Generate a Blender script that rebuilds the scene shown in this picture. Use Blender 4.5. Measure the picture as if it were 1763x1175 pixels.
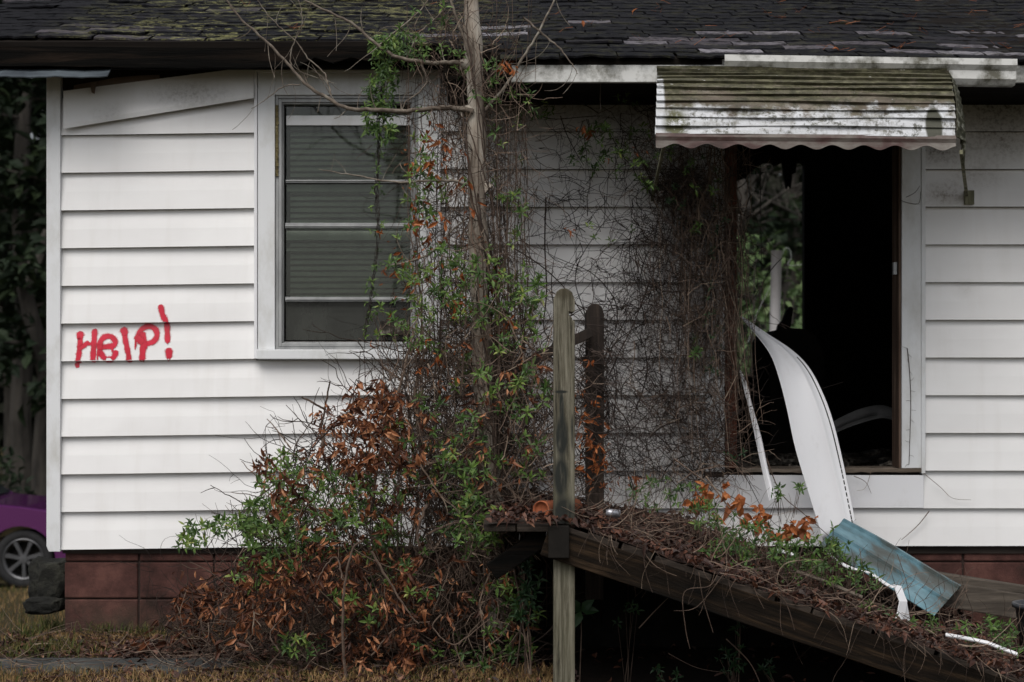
import bpy, bmesh, math, random
from mathutils import Vector, Matrix
R = math.radians
random.seed(11)
for o in list(bpy.data.objects): bpy.data.objects.remove(o)
S = bpy.context.scene
COL = S.collection

# ------------------------------------------------------------------ camera
D, F, CX, HY, HC = 9.0, 2880.0, 881.5, 675.0, 1.33     # wall distance, focal px, centre, horizon row, eye height
cam = bpy.data.cameras.new('camera'); camo = bpy.data.objects.new('camera', cam); COL.objects.link(camo)
camo.location = (0, -D, HC); camo.rotation_euler = (R(90), 0, 0)
cam.sensor_width = 36; cam.lens = 36 * F / 1763; cam.shift_y = (HY - 587.5) / 1763
cam.clip_start = .1; cam.clip_end = 400
cam.dof.use_dof = True; cam.dof.focus_distance = 8.0; cam.dof.aperture_fstop = 2.8
S.camera = camo
# ------------------------------------------------------------------ world, sun, exposure
SUN_EL, SUN_AZ = 55, 197          # azimuth measured so that the sun stands behind the camera, a little to the left
w = bpy.data.worlds.new('World'); S.world = w; w.use_nodes = True
nt = w.node_tree; bg = nt.nodes['Background']
sky = nt.nodes.new('ShaderNodeTexSky'); sky.sky_type = 'NISHITA'; sky.sun_disc = False
sky.sun_elevation = R(SUN_EL); sky.sun_rotation = R(SUN_AZ); sky.air_density = 1.0; sky.dust_density = 3.0
hs = nt.nodes.new('ShaderNodeHueSaturation'); hs.inputs['Saturation'].default_value = .30
nt.links.new(sky.outputs[0], hs.inputs['Color']); nt.links.new(hs.outputs[0], bg.inputs[0])
bg.inputs[1].default_value = .085
sl = bpy.data.lights.new('sun', 'SUN'); sl.energy = 1.5; sl.angle = R(45); sl.color = (1, .97, .93)
so = bpy.data.objects.new('sun', sl); COL.objects.link(so); so.location = (-4, -20, 25)
az = R(SUN_AZ)
sd = Vector((math.sin(az) * math.cos(R(SUN_EL)), math.cos(az) * math.cos(R(SUN_EL)), math.sin(R(SUN_EL))))
so.rotation_euler = (-sd).to_track_quat('-Z', 'Y').to_euler()
S.view_settings.view_transform = 'Standard'; S.view_settings.look = 'None'
S.view_settings.exposure = 0.62; S.view_settings.gamma = 1
S.render.engine = 'CYCLES'; S.render.resolution_x = 1024; S.render.resolution_y = 682
S.cycles.transparent_max_bounces = 16

# ------------------------------------------------------------------ helpers
U = random.uniform
def P(px, py, Y):                    # measured photo position at a chosen real depth -> metres
    d = D + Y
    return Vector(((px - CX) * d / F, Y, HC - (py - HY) * d / F))
def PX(px, Y=0): return (px - CX) * (D + Y) / F
def PZ(py, Y=0): return HC - (py - HY) * (D + Y) / F
def clamp(a, lo=0, hi=1): return max(lo, min(hi, a))

def tag(o, label=None, cat=None, group=None, kind=None):
    if label: o['label'] = label
    if cat: o['category'] = cat
    if group: o['group'] = group
    if kind: o['kind'] = kind
    return o
def thing(name, loc, label, cat, group=None):
    o = bpy.data.objects.new(name, None); COL.objects.link(o); o.location = loc; o.empty_display_size = .1
    return tag(o, label, cat, group)
def wpos(o):
    p = Vector(o.location)
    while o.parent: o = o.parent; p = p + Vector(o.location)
    return p

class MB:
    def __init__(s): s.v = []; s.f = []; s.a = []; s.va = {}
    def quadstrip(s, rows, a=0, close=False):
        n = len(rows[0]); b = len(s.v)
        for r in rows: s.v.extend([tuple(p) for p in r])
        for i in range(len(rows) - 1):
            for j in range(n if close else n - 1):
                k = (j + 1) % n
                s.f.append((b + i * n + j, b + i * n + k, b + (i + 1) * n + k, b + (i + 1) * n + j)); s.a.append(a)
        return b
    def face(s, pts, a=0):
        b = len(s.v); s.v.extend([tuple(p) for p in pts]); s.f.append(tuple(range(b, b + len(pts)))); s.a.append(a)
    def box(s, x0, x1, y0, y1, z0, z1, a=0, M=None):
        c = [Vector((x, y, z)) for x in (x0, x1) for y in (y0, y1) for z in (z0, z1)]
        if M: c = [M @ p for p in c]
        b = len(s.v); s.v.extend([tuple(p) for p in c])
        for q in ((0, 1, 3, 2), (4, 6, 7, 5), (0, 4, 5, 1), (2, 3, 7, 6), (0, 2, 6, 4), (1, 5, 7, 3)):
            s.f.append(tuple(b + i for i in q)); s.a.append(a)
    def prism(s, poly, y0, y1, a=0):                   # poly in (x, z), extruded along y
        n = len(poly); b = len(s.v)
        s.v.extend([(x, y0, z) for x, z in poly]); s.v.extend([(x, y1, z) for x, z in poly])
        s.f.append(tuple(b + i for i in range(n))); s.a.append(a)
        s.f.append(tuple(b + n + i for i in reversed(range(n)))); s.a.append(a)
        for i in range(n):
            k = (i + 1) % n; s.f.append((b + i, b + n + i, b + n + k, b + k)); s.a.append(a)
    def beam(s, p, q, w, h, a=0):                      # rectangular bar from p to q, h upward
        p = Vector(p); q = Vector(q); d = (q - p).normalized()
        side = d.cross(Vector((0, 0, 1)));  side = side.normalized() if side.length > 1e-4 else Vector((0, 1, 0))
        up = side.cross(d)
        rows = [[e + side * (sx * w / 2) + up * (sz * h / 2) for sx, sz in ((-1, -1), (1, -1), (1, 1), (-1, 1))] for e in (p, q)]
        b = s.quadstrip(rows, a, True)
        s.f.append((b, b + 3, b + 2, b + 1)); s.a.append(a); s.f.append((b + 4, b + 5, b + 6, b + 7)); s.a.append(a)
    def tube(s, pts, r0, r1, n=4, a=0, cap=True, rf=None):
        m = len(pts)
        if m < 2: return
        rows = []; ref = Vector((.3, .9, .2)).normalized()
        for i, p in enumerate(pts):
            d = pts[min(i + 1, m - 1)] - pts[max(i - 1, 0)]
            if d.length < 1e-7: d = Vector((0, 0, 1))
            d = d.normalized(); u = d.cross(ref)
            if u.length < .05: u = d.cross(Vector((1, 0, 0)))
            u.normalize(); v = d.cross(u)
            r = r0 + (r1 - r0) * i / (m - 1)
            if rf: r *= rf(i / (m - 1))
            rows.append([p + u * (r * math.cos(6.2832 * k / n)) + v * (r * math.sin(6.2832 * k / n)) for k in range(n)])
        b = s.quadstrip(rows, a, True)
        if cap and n > 3:
            s.f.append(tuple(b + k for k in range(n))); s.a.append(a)
            e = b + (m - 1) * n; s.f.append(tuple(e + k for k in reversed(range(n)))); s.a.append(a)
    def leaf(s, p, d, up, L, W, fold=.25, curl=.15, a=0):
        d = d.normalized(); sd = d.cross(up)
        if sd.length < .02: sd = d.cross(Vector((.6, .7, .2)))
        sd.normalize(); n = sd.cross(d)
        b = len(s.v); h = W * fold
        T = p + d * L - n * (curl * L); c1 = p + d * (L * .38) + n * (curl * L * .2); c2 = p + d * (L * .7) - n * (curl * L * .25)
        for q in (p, c1 + sd * (W * .5) + n * h, c2 + sd * (W * .38) + n * h, T, c2 - sd * (W * .38) + n * h, c1 - sd * (W * .5) + n * h, c1, c2): s.v.append(tuple(q))
        for f in ((b, b + 6, b + 1), (b + 6, b + 7, b + 2, b + 1), (b + 7, b + 3, b + 2), (b, b + 5, b + 6), (b + 6, b + 5, b + 4, b + 7), (b + 7, b + 4, b + 3)):
            s.f.append(f); s.a.append(a)
    def build(s, name, m, parent=None, smooth=False, mods=None):
        off = wpos(parent) if parent else Vector((0, 0, 0))
        me = bpy.data.meshes.new(name)
        me.from_pydata([(x - off.x, y - off.y, z - off.z) for x, y, z in s.v], [], s.f)
        at = me.attributes.new('v', 'FLOAT', 'FACE'); at.data.foreach_set('value', s.a)
        if s.va:
            va = me.attributes.new('alpha', 'FLOAT', 'POINT'); va.data.foreach_set('value', [s.va.get(i, 1.0) for i in range(len(s.v))])
        if smooth: me.polygons.foreach_set('use_smooth', [True] * len(me.polygons))
        me.materials.append(m); me.update()
        o = bpy.data.objects.new(name, me); COL.objects.link(o)
        if parent: o.parent = parent
        for k, kw in (mods or []):
            md = o.modifiers.new(k.lower(), k)
            for q, val in kw.items(): setattr(md, q, val)
        return o
BEV = lambda wd, seg=2: [('BEVEL', dict(width=wd, segments=seg, limit_method='ANGLE'))]

# ------------------------------------------------------------------ materials
class G:
    def __init__(s, name):
        s.m = bpy.data.materials.new(name); s.m.use_nodes = True; s.t = s.m.node_tree
        s.b = s.t.nodes['Principled BSDF']; s.out = s.t.nodes['Material Output']
        s.geo = s.n('ShaderNodeNewGeometry'); s.pos = s.geo.outputs['Position']
    def n(s, ty, **kw):
        x = s.t.nodes.new(ty)
        for k, v in kw.items(): setattr(x, k, v)
        return x
    def set(s, sock, v):
        if hasattr(v, 'is_linked') or isinstance(v, bpy.types.NodeSocket): s.t.links.new(v, sock)
        else:
            if isinstance(v, (tuple, list)) and len(v) == 3 and sock.type == 'RGBA': v = (*v, 1)
            sock.default_value = v
    def noise(s, scale=5, stretch=(1, 1, 1), detail=6, rough=.6, dist=0, vec=None):
        mp = s.n('ShaderNodeMapping'); s.set(mp.inputs[0], vec or s.pos); mp.inputs['Scale'].default_value = stretch
        x = s.n('ShaderNodeTexNoise'); s.set(x.inputs['Vector'], mp.outputs[0])
        x.inputs['Scale'].default_value = scale; x.inputs['Detail'].default_value = detail
        x.inputs['Roughness'].default_value = rough; x.inputs['Distortion'].default_value = dist
        return x.outputs[0]
    def math(s, op, a, b=0.0, c=None):
        x = s.n('ShaderNodeMath', operation=op); s.set(x.inputs[0], a); s.set(x.inputs[1], b)
        if c is not None: s.set(x.inputs[2], c)
        return x.outputs[0]
    def rng(s, v, a, b, c=0.0, d=1.0):
        x = s.n('ShaderNodeMapRange'); s.set(x.inputs[0], v)
        for i, q in enumerate((a, b, c, d)): x.inputs[i + 1].default_value = q
        return x.outputs[0]
    def ramp(s, v, stops):
        x = s.n('ShaderNodeValToRGB'); s.set(x.inputs[0], v); e = x.color_ramp.elements
        while len(e) < len(stops): e.new(.5)
        for el, (p, c) in zip(e, stops): el.position = p; el.color = (*c, 1)
        return x.outputs[0]
    def mix(s, f, a, b):
        x = s.n('ShaderNodeMix', data_type='RGBA'); s.set(x.inputs[0], f); s.set(x.inputs[6], a); s.set(x.inputs[7], b)
        return x.outputs[2]
    def attr(s, nm='v'):
        x = s.n('ShaderNodeAttribute'); x.attribute_name = nm; return x.outputs['Fac']
    def xyz(s):
        x = s.n('ShaderNodeSeparateXYZ'); s.set(x.inputs[0], s.pos); return x.outputs
    def spot(s, c, rad, soft=1.0):                       # soft patch centred at a place on the thing
        x = s.n('ShaderNodeVectorMath', operation='SUBTRACT'); s.set(x.inputs[0], s.pos); x.inputs[1].default_value = c
        y = s.n('ShaderNodeVectorMath', operation='DIVIDE'); s.set(y.inputs[0], x.outputs[0]); y.inputs[1].default_value = rad
        z = s.n('ShaderNodeVectorMath', operation='LENGTH'); s.set(z.inputs[0], y.outputs[0])
        return s.rng(z.outputs['Value'], 1.0, 1.0 - soft + .001)
    def bump(s, h, st=.3, dist=.005):
        x = s.n('ShaderNodeBump'); x.inputs['Strength'].default_value = st; x.inputs['Distance'].default_value = dist
        s.set(x.inputs['Height'], h); s.set(s.b.inputs['Normal'], x.outputs[0])
    def fin(s, col, rough=.7, spec=.3, metal=0):
        s.set(s.b.inputs['Base Color'], col); s.set(s.b.inputs['Roughness'], rough)
        s.b.inputs['Specular IOR Level'].default_value = spec; s.b.inputs['Metallic'].default_value = metal
        return s.m

def simple(name, stops, scale=6, stretch=(1, 1, 1), rough=.75, spec=.3, bump=.3, bscale=60, attr=0.0, metal=0, bstretch=None, dist=.004, detail=6, distort=0):
    g = G(name); f = g.rng(g.noise(scale, stretch, detail, .62, distort), .3, .7)
    if attr: f = g.math('ADD', g.math('MULTIPLY', f, 1 - attr), g.math('MULTIPLY', g.attr(), attr))
    c = g.ramp(f, stops)
    if bump: g.bump(g.noise(bscale, bstretch or stretch, 5), bump, dist)
    return g.fin(c, rough, spec, metal)
def leafmat(name, stops, trans=.25, rough=.5, spec=.35, scale=14):
    g = G(name); f = g.math('ADD', g.math('MULTIPLY', g.rng(g.noise(scale), .3, .7), .3), g.math('MULTIPLY', g.attr(), .7))
    c = g.ramp(f, stops); m = g.fin(c, rough, spec)
    tr = g.n('ShaderNodeBsdfTranslucent'); g.set(tr.inputs[0], c)
    mx = g.n('ShaderNodeMixShader'); mx.inputs[0].default_value = trans
    g.t.links.new(g.b.outputs[0], mx.inputs[1]); g.t.links.new(tr.outputs[0], mx.inputs[2]); g.t.links.new(mx.outputs[0], g.out.inputs[0])
    return m

def siding_mat():
    g = G('white vinyl siding')
    base = g.ramp(g.rng(g.noise(1.3, (1, 1, 1.5), 4), .3, .7), [(0, (.70, .69, .685)), (1, (.79, .785, .78))])
    streak = g.rng(g.noise(3.2, (3.2, 1, .35), 6), .52, .8, 0, .2)
    c = g.mix(streak, base, (.46, .42, .37))
    # mildew and painted shade under the eaves, soot round the doorway, grime behind the vines
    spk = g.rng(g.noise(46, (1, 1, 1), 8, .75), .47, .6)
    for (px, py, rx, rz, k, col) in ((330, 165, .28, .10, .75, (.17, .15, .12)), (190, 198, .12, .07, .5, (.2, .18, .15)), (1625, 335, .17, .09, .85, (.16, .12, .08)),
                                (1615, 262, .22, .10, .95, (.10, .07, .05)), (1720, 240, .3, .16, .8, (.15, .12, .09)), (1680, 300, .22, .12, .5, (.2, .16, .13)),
                                (1660, 498, .08, .07, .35, (.3, .28, .25)), (1000, 205, .7, .15, .45, (.16, .13, .11)), (960, 165, .5, .17, .65, (.10, .085, .075)), (1110, 185, .42, .22, 1.0, (.014, .011, .010)), (1720, 180, .4, .2, .95, (.04, .035, .032)), (1180, 330, .28, .4, .2, (.2, .165, .15)),  # wide dark ovals near the eave put the overhang's shade into the colour
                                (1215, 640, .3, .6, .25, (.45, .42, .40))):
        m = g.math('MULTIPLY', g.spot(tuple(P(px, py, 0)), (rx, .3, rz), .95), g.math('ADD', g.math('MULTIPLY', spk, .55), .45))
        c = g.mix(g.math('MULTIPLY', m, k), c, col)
    # aged, chalky pink-grey cladding between window and door
    x = g.xyz()[0]
    aged = g.math('MULTIPLY', g.rng(x, -.6, -.1), g.rng(x, 1.5, 1.1))
    c = g.mix(g.math('MULTIPLY', aged, .10), c, (.55, .48, .47))
    g.bump(g.noise(30, (.25, 1, 3), 5), .06, .003)
    return g.fin(c, .42, .4)
def painted(name, col, dirt, k=.45, scale=5, stretch=(1, 1, 1), lo=.5, hi=.75, rough=.5):
    g = G(name); c = g.mix(g.rng(g.noise(scale, stretch, 8, .68), lo, hi, 0, k), col, dirt)
    g.bump(g.noise(50), .08, .003); return g.fin(c, rough, .35)
def wood(name, a, b, c, grain=26, axis=2, rough=.85, bump=.6, own=False, spec=.2):
    st = [1.0, 1.0, 1.0]; st[axis] = .06
    g = G(name)
    if own: g.pos = g.n('ShaderNodeTexCoord').outputs['Object']
    f1 = g.rng(g.noise(grain, tuple(st), 7, .65, .6), .33, .67); f2 = g.rng(g.noise(3.5), .35, .7)
    col = g.mix(g.math('MULTIPLY', f2, .55), g.ramp(f1, [(0, a), (.5, b), (1, c)]), a)
    st2 = list(st); g.bump(g.noise(grain * 2.6, tuple(st2), 6, .7, .5), bump, .006); return g.fin(col, rough, spec)

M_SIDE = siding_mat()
M_TRIM = painted('white trim metal', (.66, .67, .68), (.33, .31, .26), .5, 7, (1, 1, .5), .48, .75)
M_TRIMW = painted('weathered white board', (.58, .58, .56), (.085, .08, .055), .95, 7, (1, 1, 1), .44, .62)
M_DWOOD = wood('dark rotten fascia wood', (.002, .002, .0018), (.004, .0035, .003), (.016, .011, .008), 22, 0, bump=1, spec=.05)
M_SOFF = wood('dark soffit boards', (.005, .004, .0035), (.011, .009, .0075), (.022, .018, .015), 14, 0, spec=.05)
M_SHEATH = wood('bare sheathing', (.09, .055, .04), (.20, .15, .12), (.32, .25, .21), 9, 0, bump=.3)
M_SHEATHD = wood('dark sheathing', (.012, .009, .008), (.035, .027, .023), (.075, .06, .052), 9, 0, bump=.3)  # much darker version of the bare sheathing colour
M_POST = wood('grey green weathered post', (.07, .07, .045), (.19, .185, .12), (.36, .345, .245), 24, 2)
M_POSTD = wood('dark wet post', (.008, .006, .005), (.022, .016, .013), (.055, .04, .03), 24, 2)
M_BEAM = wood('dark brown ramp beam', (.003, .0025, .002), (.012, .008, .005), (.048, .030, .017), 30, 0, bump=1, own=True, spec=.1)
M_DECK = wood('wet deck board', (.012, .009, .007), (.03, .023, .018), (.06, .045, .035), 20, 0)
M_JAMB = wood('reddish door jamb', (.05, .018, .011), (.12, .042, .026), (.20, .08, .05), 20, 2)
M_JAMBB = wood('bare brown jamb', (.05, .03, .02), (.12, .08, .06), (.22, .16, .12), 24, 2)
M_SILL = wood('grey threshold', (.05, .04, .03), (.14, .11, .085), (.25, .21, .17), 24, 0)
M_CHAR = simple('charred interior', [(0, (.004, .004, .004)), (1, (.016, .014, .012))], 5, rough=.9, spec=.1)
M_CHARF = simple('burnt floor rubbish', [(0, (.006, .006, .006)), (.55, (.04, .034, .028)), (1, (.30, .27, .23))], 14, (1, 1, 1), rough=.9, spec=.15, bump=.6, bscale=30)
M_ALU = simple('dull aluminium', [(0, (.20, .205, .205)), (1, (.36, .365, .365))], 12, (1, 1, .4), rough=.5, spec=.5, bump=.15, bscale=90, metal=.25)
M_BLIND = simple('dusty blind slats', [(0, (.42, .44, .40)), (1, (.66, .68, .62))], 6, rough=.6)
M_PUTTY = simple('mouldy caulk', [(0, (.03, .025, .01)), (.5, (.16, .13, .06)), (1, (.30, .26, .14))], 40, rough=.9, bump=.8, bscale=60)
def glass_mat(name, tint, dirt, k):
    g = G(name); tr = g.n('ShaderNodeBsdfTransparent'); tr.inputs[0].default_value = (*tint, 1)
    gl = g.n('ShaderNodeBsdfGlossy'); gl.inputs['Roughness'].default_value = .04
    df = g.n('ShaderNodeBsdfDiffuse'); df.inputs[0].default_value = (*dirt, 1)
    fr = g.n('ShaderNodeFresnel'); fr.inputs[0].default_value = 1.5
    m1 = g.n('ShaderNodeMixShader'); g.set(m1.inputs[0], fr.outputs[0]); g.t.links.new(tr.outputs[0], m1.inputs[1]); g.t.links.new(gl.outputs[0], m1.inputs[2])
    m2 = g.n('ShaderNodeMixShader'); g.set(m2.inputs[0], g.rng(g.noise(6, (1, 1, .4), 7, .7), .35, .75, k * .4, k)); g.t.links.new(m1.outputs[0], m2.inputs[1]); g.t.links.new(df.outputs[0], m2.inputs[2])
    g.t.links.new(m2.outputs[0], g.out.inputs[0]); return g.m
M_GLASS = glass_mat('dusty window glass', (.66, .70, .66), (.20, .21, .18), .13)
M_SCREEN = glass_mat('insect screen', (.25, .26, .25), (.075, .078, .07), .85)
def block_mat():
    g = G('maroon painted block'); f = g.rng(g.noise(3.4, (1, 1, 1), 9, .72), .36, .64)
    c = g.ramp(f, [(0, (.028, .0125, .010)), (.5, (.066, .027, .022)), (1, (.115, .05, .04))])
    c = g.mix(g.math('MULTIPLY', g.rng(g.xyz()[2], .25, .0), g.rng(g.noise(7, detail=8), .35, .6)), c, (.025, .026, .016))   # algae splashed along the ground
    c = g.mix(g.rng(g.noise(40, (1, 1, 1), 6, .8), .62, .75, 0, .5), c, (.2, .12, .1))
    g.bump(g.noise(85, detail=8, rough=.75), .7, .006); return g.fin(c, .8, .25)
M_BLOCK = block_mat()
M_MORTAR = simple('mortar', [(0, (.018, .012, .010)), (1, (.05, .03, .025))], 20, rough=.95)
def shingle_mat():
    g = G('worn asphalt shingle'); v = g.attr()
    n = g.noise(260, detail=4); n2 = g.noise(2.2, (1, 1, 1), 6, .7); n3 = g.noise(17, (1, 1, 1), 8, .75)
    c = g.ramp(v, [(0, (.002, .002, .003)), (.55, (.0055, .0055, .0075)), (.70, (.022, .020, .024)), (.82, (.085, .075, .085)), (1, (.22, .21, .23))])
    c = g.mix(g.rng(n3, .46, .6, 0, .9), c, (.012, .012, .014))
    c = g.mix(g.rng(n, .55, .64, 0, .16), c, (.06, .06, .068))
    x = g.xyz()[0]
    mossz = g.math('MULTIPLY', g.rng(x, -2.6, -1.9), g.rng(x, .2, -.7, .12, 1))
    mk = g.math('MULTIPLY', g.rng(g.noise(13, (.7, 1, 1), 9, .78), .525, .56), mossz)
    mk = g.math('MULTIPLY', mk, g.rng(n2, .36, .5, .2, 1))
    c = g.mix(mk, c, g.ramp(g.noise(60), [(.3, (.03, .032, .009)), (.7, (.24, .23, .11))]))
    g.bump(g.math('ADD', n, g.math('MULTIPLY', n3, 1.6)), .8, .006); return g.fin(c, .9, .12)
M_SHING = shingle_mat()
def awning_mat():
    g = G('mossy white awning'); z = g.xyz()[2]; x = g.xyz()[0]
    paint = g.mix(g.rng(g.noise(14, (.4, 1, 1), 8, .7), .5, .72, 0, .6), (.50, .51, .53), (.25, .24, .2))
    dirt = g.ramp(g.noise(7, (.6, 1, 1.4), 8, .7), [(.3, (.05, .040, .028)), (.52, (.115, .092, .07)), (.72, (.25, .225, .19))])
    moss = g.ramp(g.noise(38, (.5, 1, 1), 7, .7), [(.25, (.017, .017, .010)), (.5, (.060, .057, .030)), (.75, (.21, .20, .125))])
    h1 = g.math('ADD', z, g.rng(g.noise(6, (1, 1, 1), 8, .72), .3, .7, -.075, .075))
    c = g.mix(g.rng(h1, 2.645, 2.68), paint, dirt)
    h2 = g.math('ADD', z, g.rng(g.noise(9, (.45, 1, 1), 8, .75), .3, .7, -.13, .13))
    m2 = g.math('MULTIPLY', g.rng(h2, 2.65, 2.75), g.rng(g.noise(60, (.4, 1, 1), 6, .75), .33, .47))
    c = g.mix(m2, c, moss)
    c = g.mix(g.math('MULTIPLY', g.rng(g.noise(22, detail=7, rough=.8), .53, .6), .85), c, g.mix(.5, moss, (.03, .03, .02)))
    sk = g.math('MULTIPLY', g.rng(g.noise(34, (1, 1, .12), 6, .7), .52, .68), .55); c = g.mix(sk, c, (.12, .105, .08))
    wl = g.math('MULTIPLY', g.rng(x, .728, .718), g.rng(h2, 2.86, 2.81)); c = g.mix(wl, c, paint)
    c = g.mix(g.rng(g.noise(30, (.5, 1, 1), 4, .7), .68, .72), c, (.72, .73, .72))
    st = g.math('MULTIPLY', g.spot((1.99, -1.08, 2.58), (.045, .3, .11), .2), 1.0); c = g.mix(st, c, (.05, .05, .035))
    st = g.math('MULTIPLY', g.spot((.77, -1.08, 2.59), (.07, .3, .12), .5), g.rng(g.noise(26, detail=6, rough=.8), .4, .5)); c = g.mix(st, c, (.085, .085, .04))
    g.bump(g.noise(70, detail=8, rough=.75), .5, .006); return g.fin(c, .6, .35)
M_AWN = awning_mat()
M_VAL = simple('stained valance', [(0, (.03, .022, .018)), (.35, (.075, .042, .038)), (.6, (.12, .10, .088)), (1, (.2, .185, .165))], 4, (1, 1, 2.5), rough=.6, bump=.2)
M_AWNSIDE = simple('black mossy louvre', [(0, (.012, .012, .009)), (.6, (.05, .05, .03)), (1, (.3, .3, .26))], 30, rough=.8)
M_RED = None
def spray_mat():
    g = G('red spray paint'); a = g.attr('alpha')
    k = g.math('MULTIPLY', g.rng(g.math('ADD', a, g.rng(g.noise(160, detail=4), .3, .7, -.22, .22)), .18, .75), 1)
    c = g.ramp(g.noise(9), [(.3, (.40, .003, .018)), (.7, (.60, .008, .04))]); g.fin(c, .4, .4)
    tr = g.n('ShaderNodeBsdfTransparent'); mx = g.n('ShaderNodeMixShader'); g.set(mx.inputs[0], k)
    g.t.links.new(tr.outputs[0], mx.inputs[1]); g.t.links.new(g.b.outputs[0], mx.inputs[2]); g.t.links.new(mx.outputs[0], g.out.inputs[0]); return g.m
M_RED = spray_mat()
M_BARK = simple('grey tan bark', [(0, (.09, .068, .052)), (.35, (.25, .21, .17)), (1, (.46, .42, .36))], 16, (1, 1, .22), rough=.9, bump=.9, bscale=45, bstretch=(1, 1, .2), dist=.01)
M_BRANCH = simple('lichen grey branch', [(0, (.035, .026, .02)), (.5, (.13, .105, .083)), (1, (.30, .28, .235))], 26, rough=.9, bump=.5, attr=.35)
M_STEM = simple('brown vine stem', [(0, (.012, .008, .006)), (.4, (.046, .030, .022)), (.75, (.15, .105, .078)), (1, (.32, .255, .19))], 20, rough=.85, attr=.7, bump=0)
M_STEMD = simple('dark twigs', [(0, (.008, .006, .005)), (.6, (.030, .020, .016)), (.9, (.085, .06, .047)), (1, (.20, .155, .12))], 20, rough=.85, attr=.75, bump=0)
M_GREEN = leafmat('honeysuckle leaf', [(0, (.016, .034, .010)), (.4, (.055, .108, .024)), (.75, (.135, .215, .045)), (1, (.30, .29, .08))])
M_GREEND = leafmat('dark green leaf', [(0, (.010, .028, .012)), (.5, (.024, .06, .02)), (1, (.06, .11, .03))])
M_DEAD = leafmat('dead brown leaf', [(0, (.022, .009, .006)), (.35, (.09, .032, .016)), (.7, (.27, .10, .042)), (1, (.56, .30, .16))], .2, .6)
M_DEADO = leafmat('orange dead leaf', [(0, (.10, .03, .012)), (.5, (.30, .09, .025)), (1, (.48, .19, .07))], .25, .6)
M_LITTER = leafmat('wet leaf litter', [(0, (.010, .005, .004)), (.45, (.042, .017, .011)), (.8, (.11, .043, .025)), (1, (.30, .16, .10))], .1, .6)
M_GRASS = leafmat('dry grass', [(0, (.025, .042, .010)), (.3, (.06, .075, .018)), (.5, (.17, .11, .045)), (1, (.40, .25, .12))], .25, .7, .2, 1.5)
def ground_mat():
    g = G('dead lawn and soil'); n = g.rng(g.noise(1.2, detail=8, rough=.7), .35, .65); f = g.rng(g.noise(26, detail=8, rough=.75), .3, .7)
    grass = g.ramp(f, [(0, (.016, .018, .006)), (.5, (.045, .037, .015)), (1, (.10, .065, .03))]); soil = g.ramp(f, [(0, (.005, .0035, .003)), (1, (.026, .017, .012))])
    x, y, z = g.xyz()
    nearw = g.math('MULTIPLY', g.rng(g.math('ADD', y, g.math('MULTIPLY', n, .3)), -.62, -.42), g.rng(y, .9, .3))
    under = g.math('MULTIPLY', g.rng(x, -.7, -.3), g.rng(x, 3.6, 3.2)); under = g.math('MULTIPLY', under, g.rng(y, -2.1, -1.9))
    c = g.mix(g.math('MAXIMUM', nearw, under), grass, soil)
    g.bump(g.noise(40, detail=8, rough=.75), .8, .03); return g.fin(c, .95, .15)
M_GROUND = ground_mat()
M_PATH = simple('old dark concrete', [(0, (.014, .015, .015)), (.5, (.034, .036, .035)), (1, (.075, .075, .068))], 5, (1, 1, 1), rough=.9, bump=.6, bscale=70, detail=9)
M_VINYLW = painted('clean white vinyl', (.72, .72, .74), (.42, .40, .37), .35, 8, (1, 1, .6), .55, .8, .38)
M_TEAL = simple('teal painted panel', [(0, (.045, .045, .038)), (.38, (.065, .08, .077)), (.58, (.08, .155, .185)), (1, (.16, .28, .33))], 4.5, (1, 1, 1), rough=.45, spec=.4, bump=.25, detail=10, distort=.2)
M_TEALB = simple('dirty panel edge', [(0, (.3, .33, .33)), (1, (.6, .63, .64))], 14, rough=.5)
M_CLAY = simple('orange clay', [(0, (.12, .03, .012)), (.5, (.27, .075, .03)), (1, (.36, .12, .055))], 14, rough=.75, bump=.3)
M_STONE = simple('mossy dark stone', [(0, (.004, .004, .0035)), (.5, (.011, .011, .009)), (1, (.035, .035, .027))], 9, rough=.95, bump=.9, bscale=25, dist=.02)
M_BUCKET = simple('dark grey plastic', [(0, (.020, .022, .026)), (1, (.045, .048, .055))], 8, rough=.5, spec=.4, bump=.1)
M_SMETAL = simple('blue grey metal sheet', [(0, (.035, .042, .05)), (1, (.10, .12, .135))], 8, (.5, 1, 1), rough=.45, spec=.4, bump=.1)
M_BARK2 = simple('far trunk bark', [(0, (.018, .016, .014)), (1, (.06, .053, .045))], 6, (1, 1, .3), rough=.95, bump=.6, bscale=14, dist=.03)
M_NEEDLE = leafmat('evergreen foliage', [(0, (.005, .010, .005)), (.5, (.010, .019, .008)), (1, (.022, .034, .012))], .15, .7, .2, 2)
M_SHRUBL = leafmat('bright shrub foliage', [(0, (.03, .055, .018)), (.5, (.065, .11, .035)), (1, (.13, .17, .075))], .2, .6, .3, 2)
M_FARW = leafmat('far wood', [(0, (.006, .008, .006)), (.5, (.014, .016, .011)), (1, (.03, .029, .021))], .1, .8, .1, .4)

# ================================================================== GROUND
def gz(x, y):
    if y <= 0: return 0.0
    return -.089 * min(y, 13) + .02 * max(0, min(y, 60) - 16)
mb = MB()
xs = [-220, -120, -60, -30, -20] + [-14 + i * .7 for i in range(41)] + [20, 30, 60, 120, 220]
ys = [-60, -30, -14] + [-8 + i * .5 for i in range(60)] + [24, 28, 34, 42, 60, 100, 200, 320]
mb.quadstrip([[Vector((x, y, gz(x, y) + (.012 * math.sin(x * 3.1 + y * 2.3) * math.cos(y * 4.1 - x) if -3 < y < -.2 else 0))) for x in xs] for y in ys])
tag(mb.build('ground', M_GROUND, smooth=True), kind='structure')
mb = MB(); mb.box(-6.5, -1.35, -1.2, -.76, -.05, .022)
tag(mb.build('path', M_PATH, mods=BEV(.01)), kind='structure')

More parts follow.
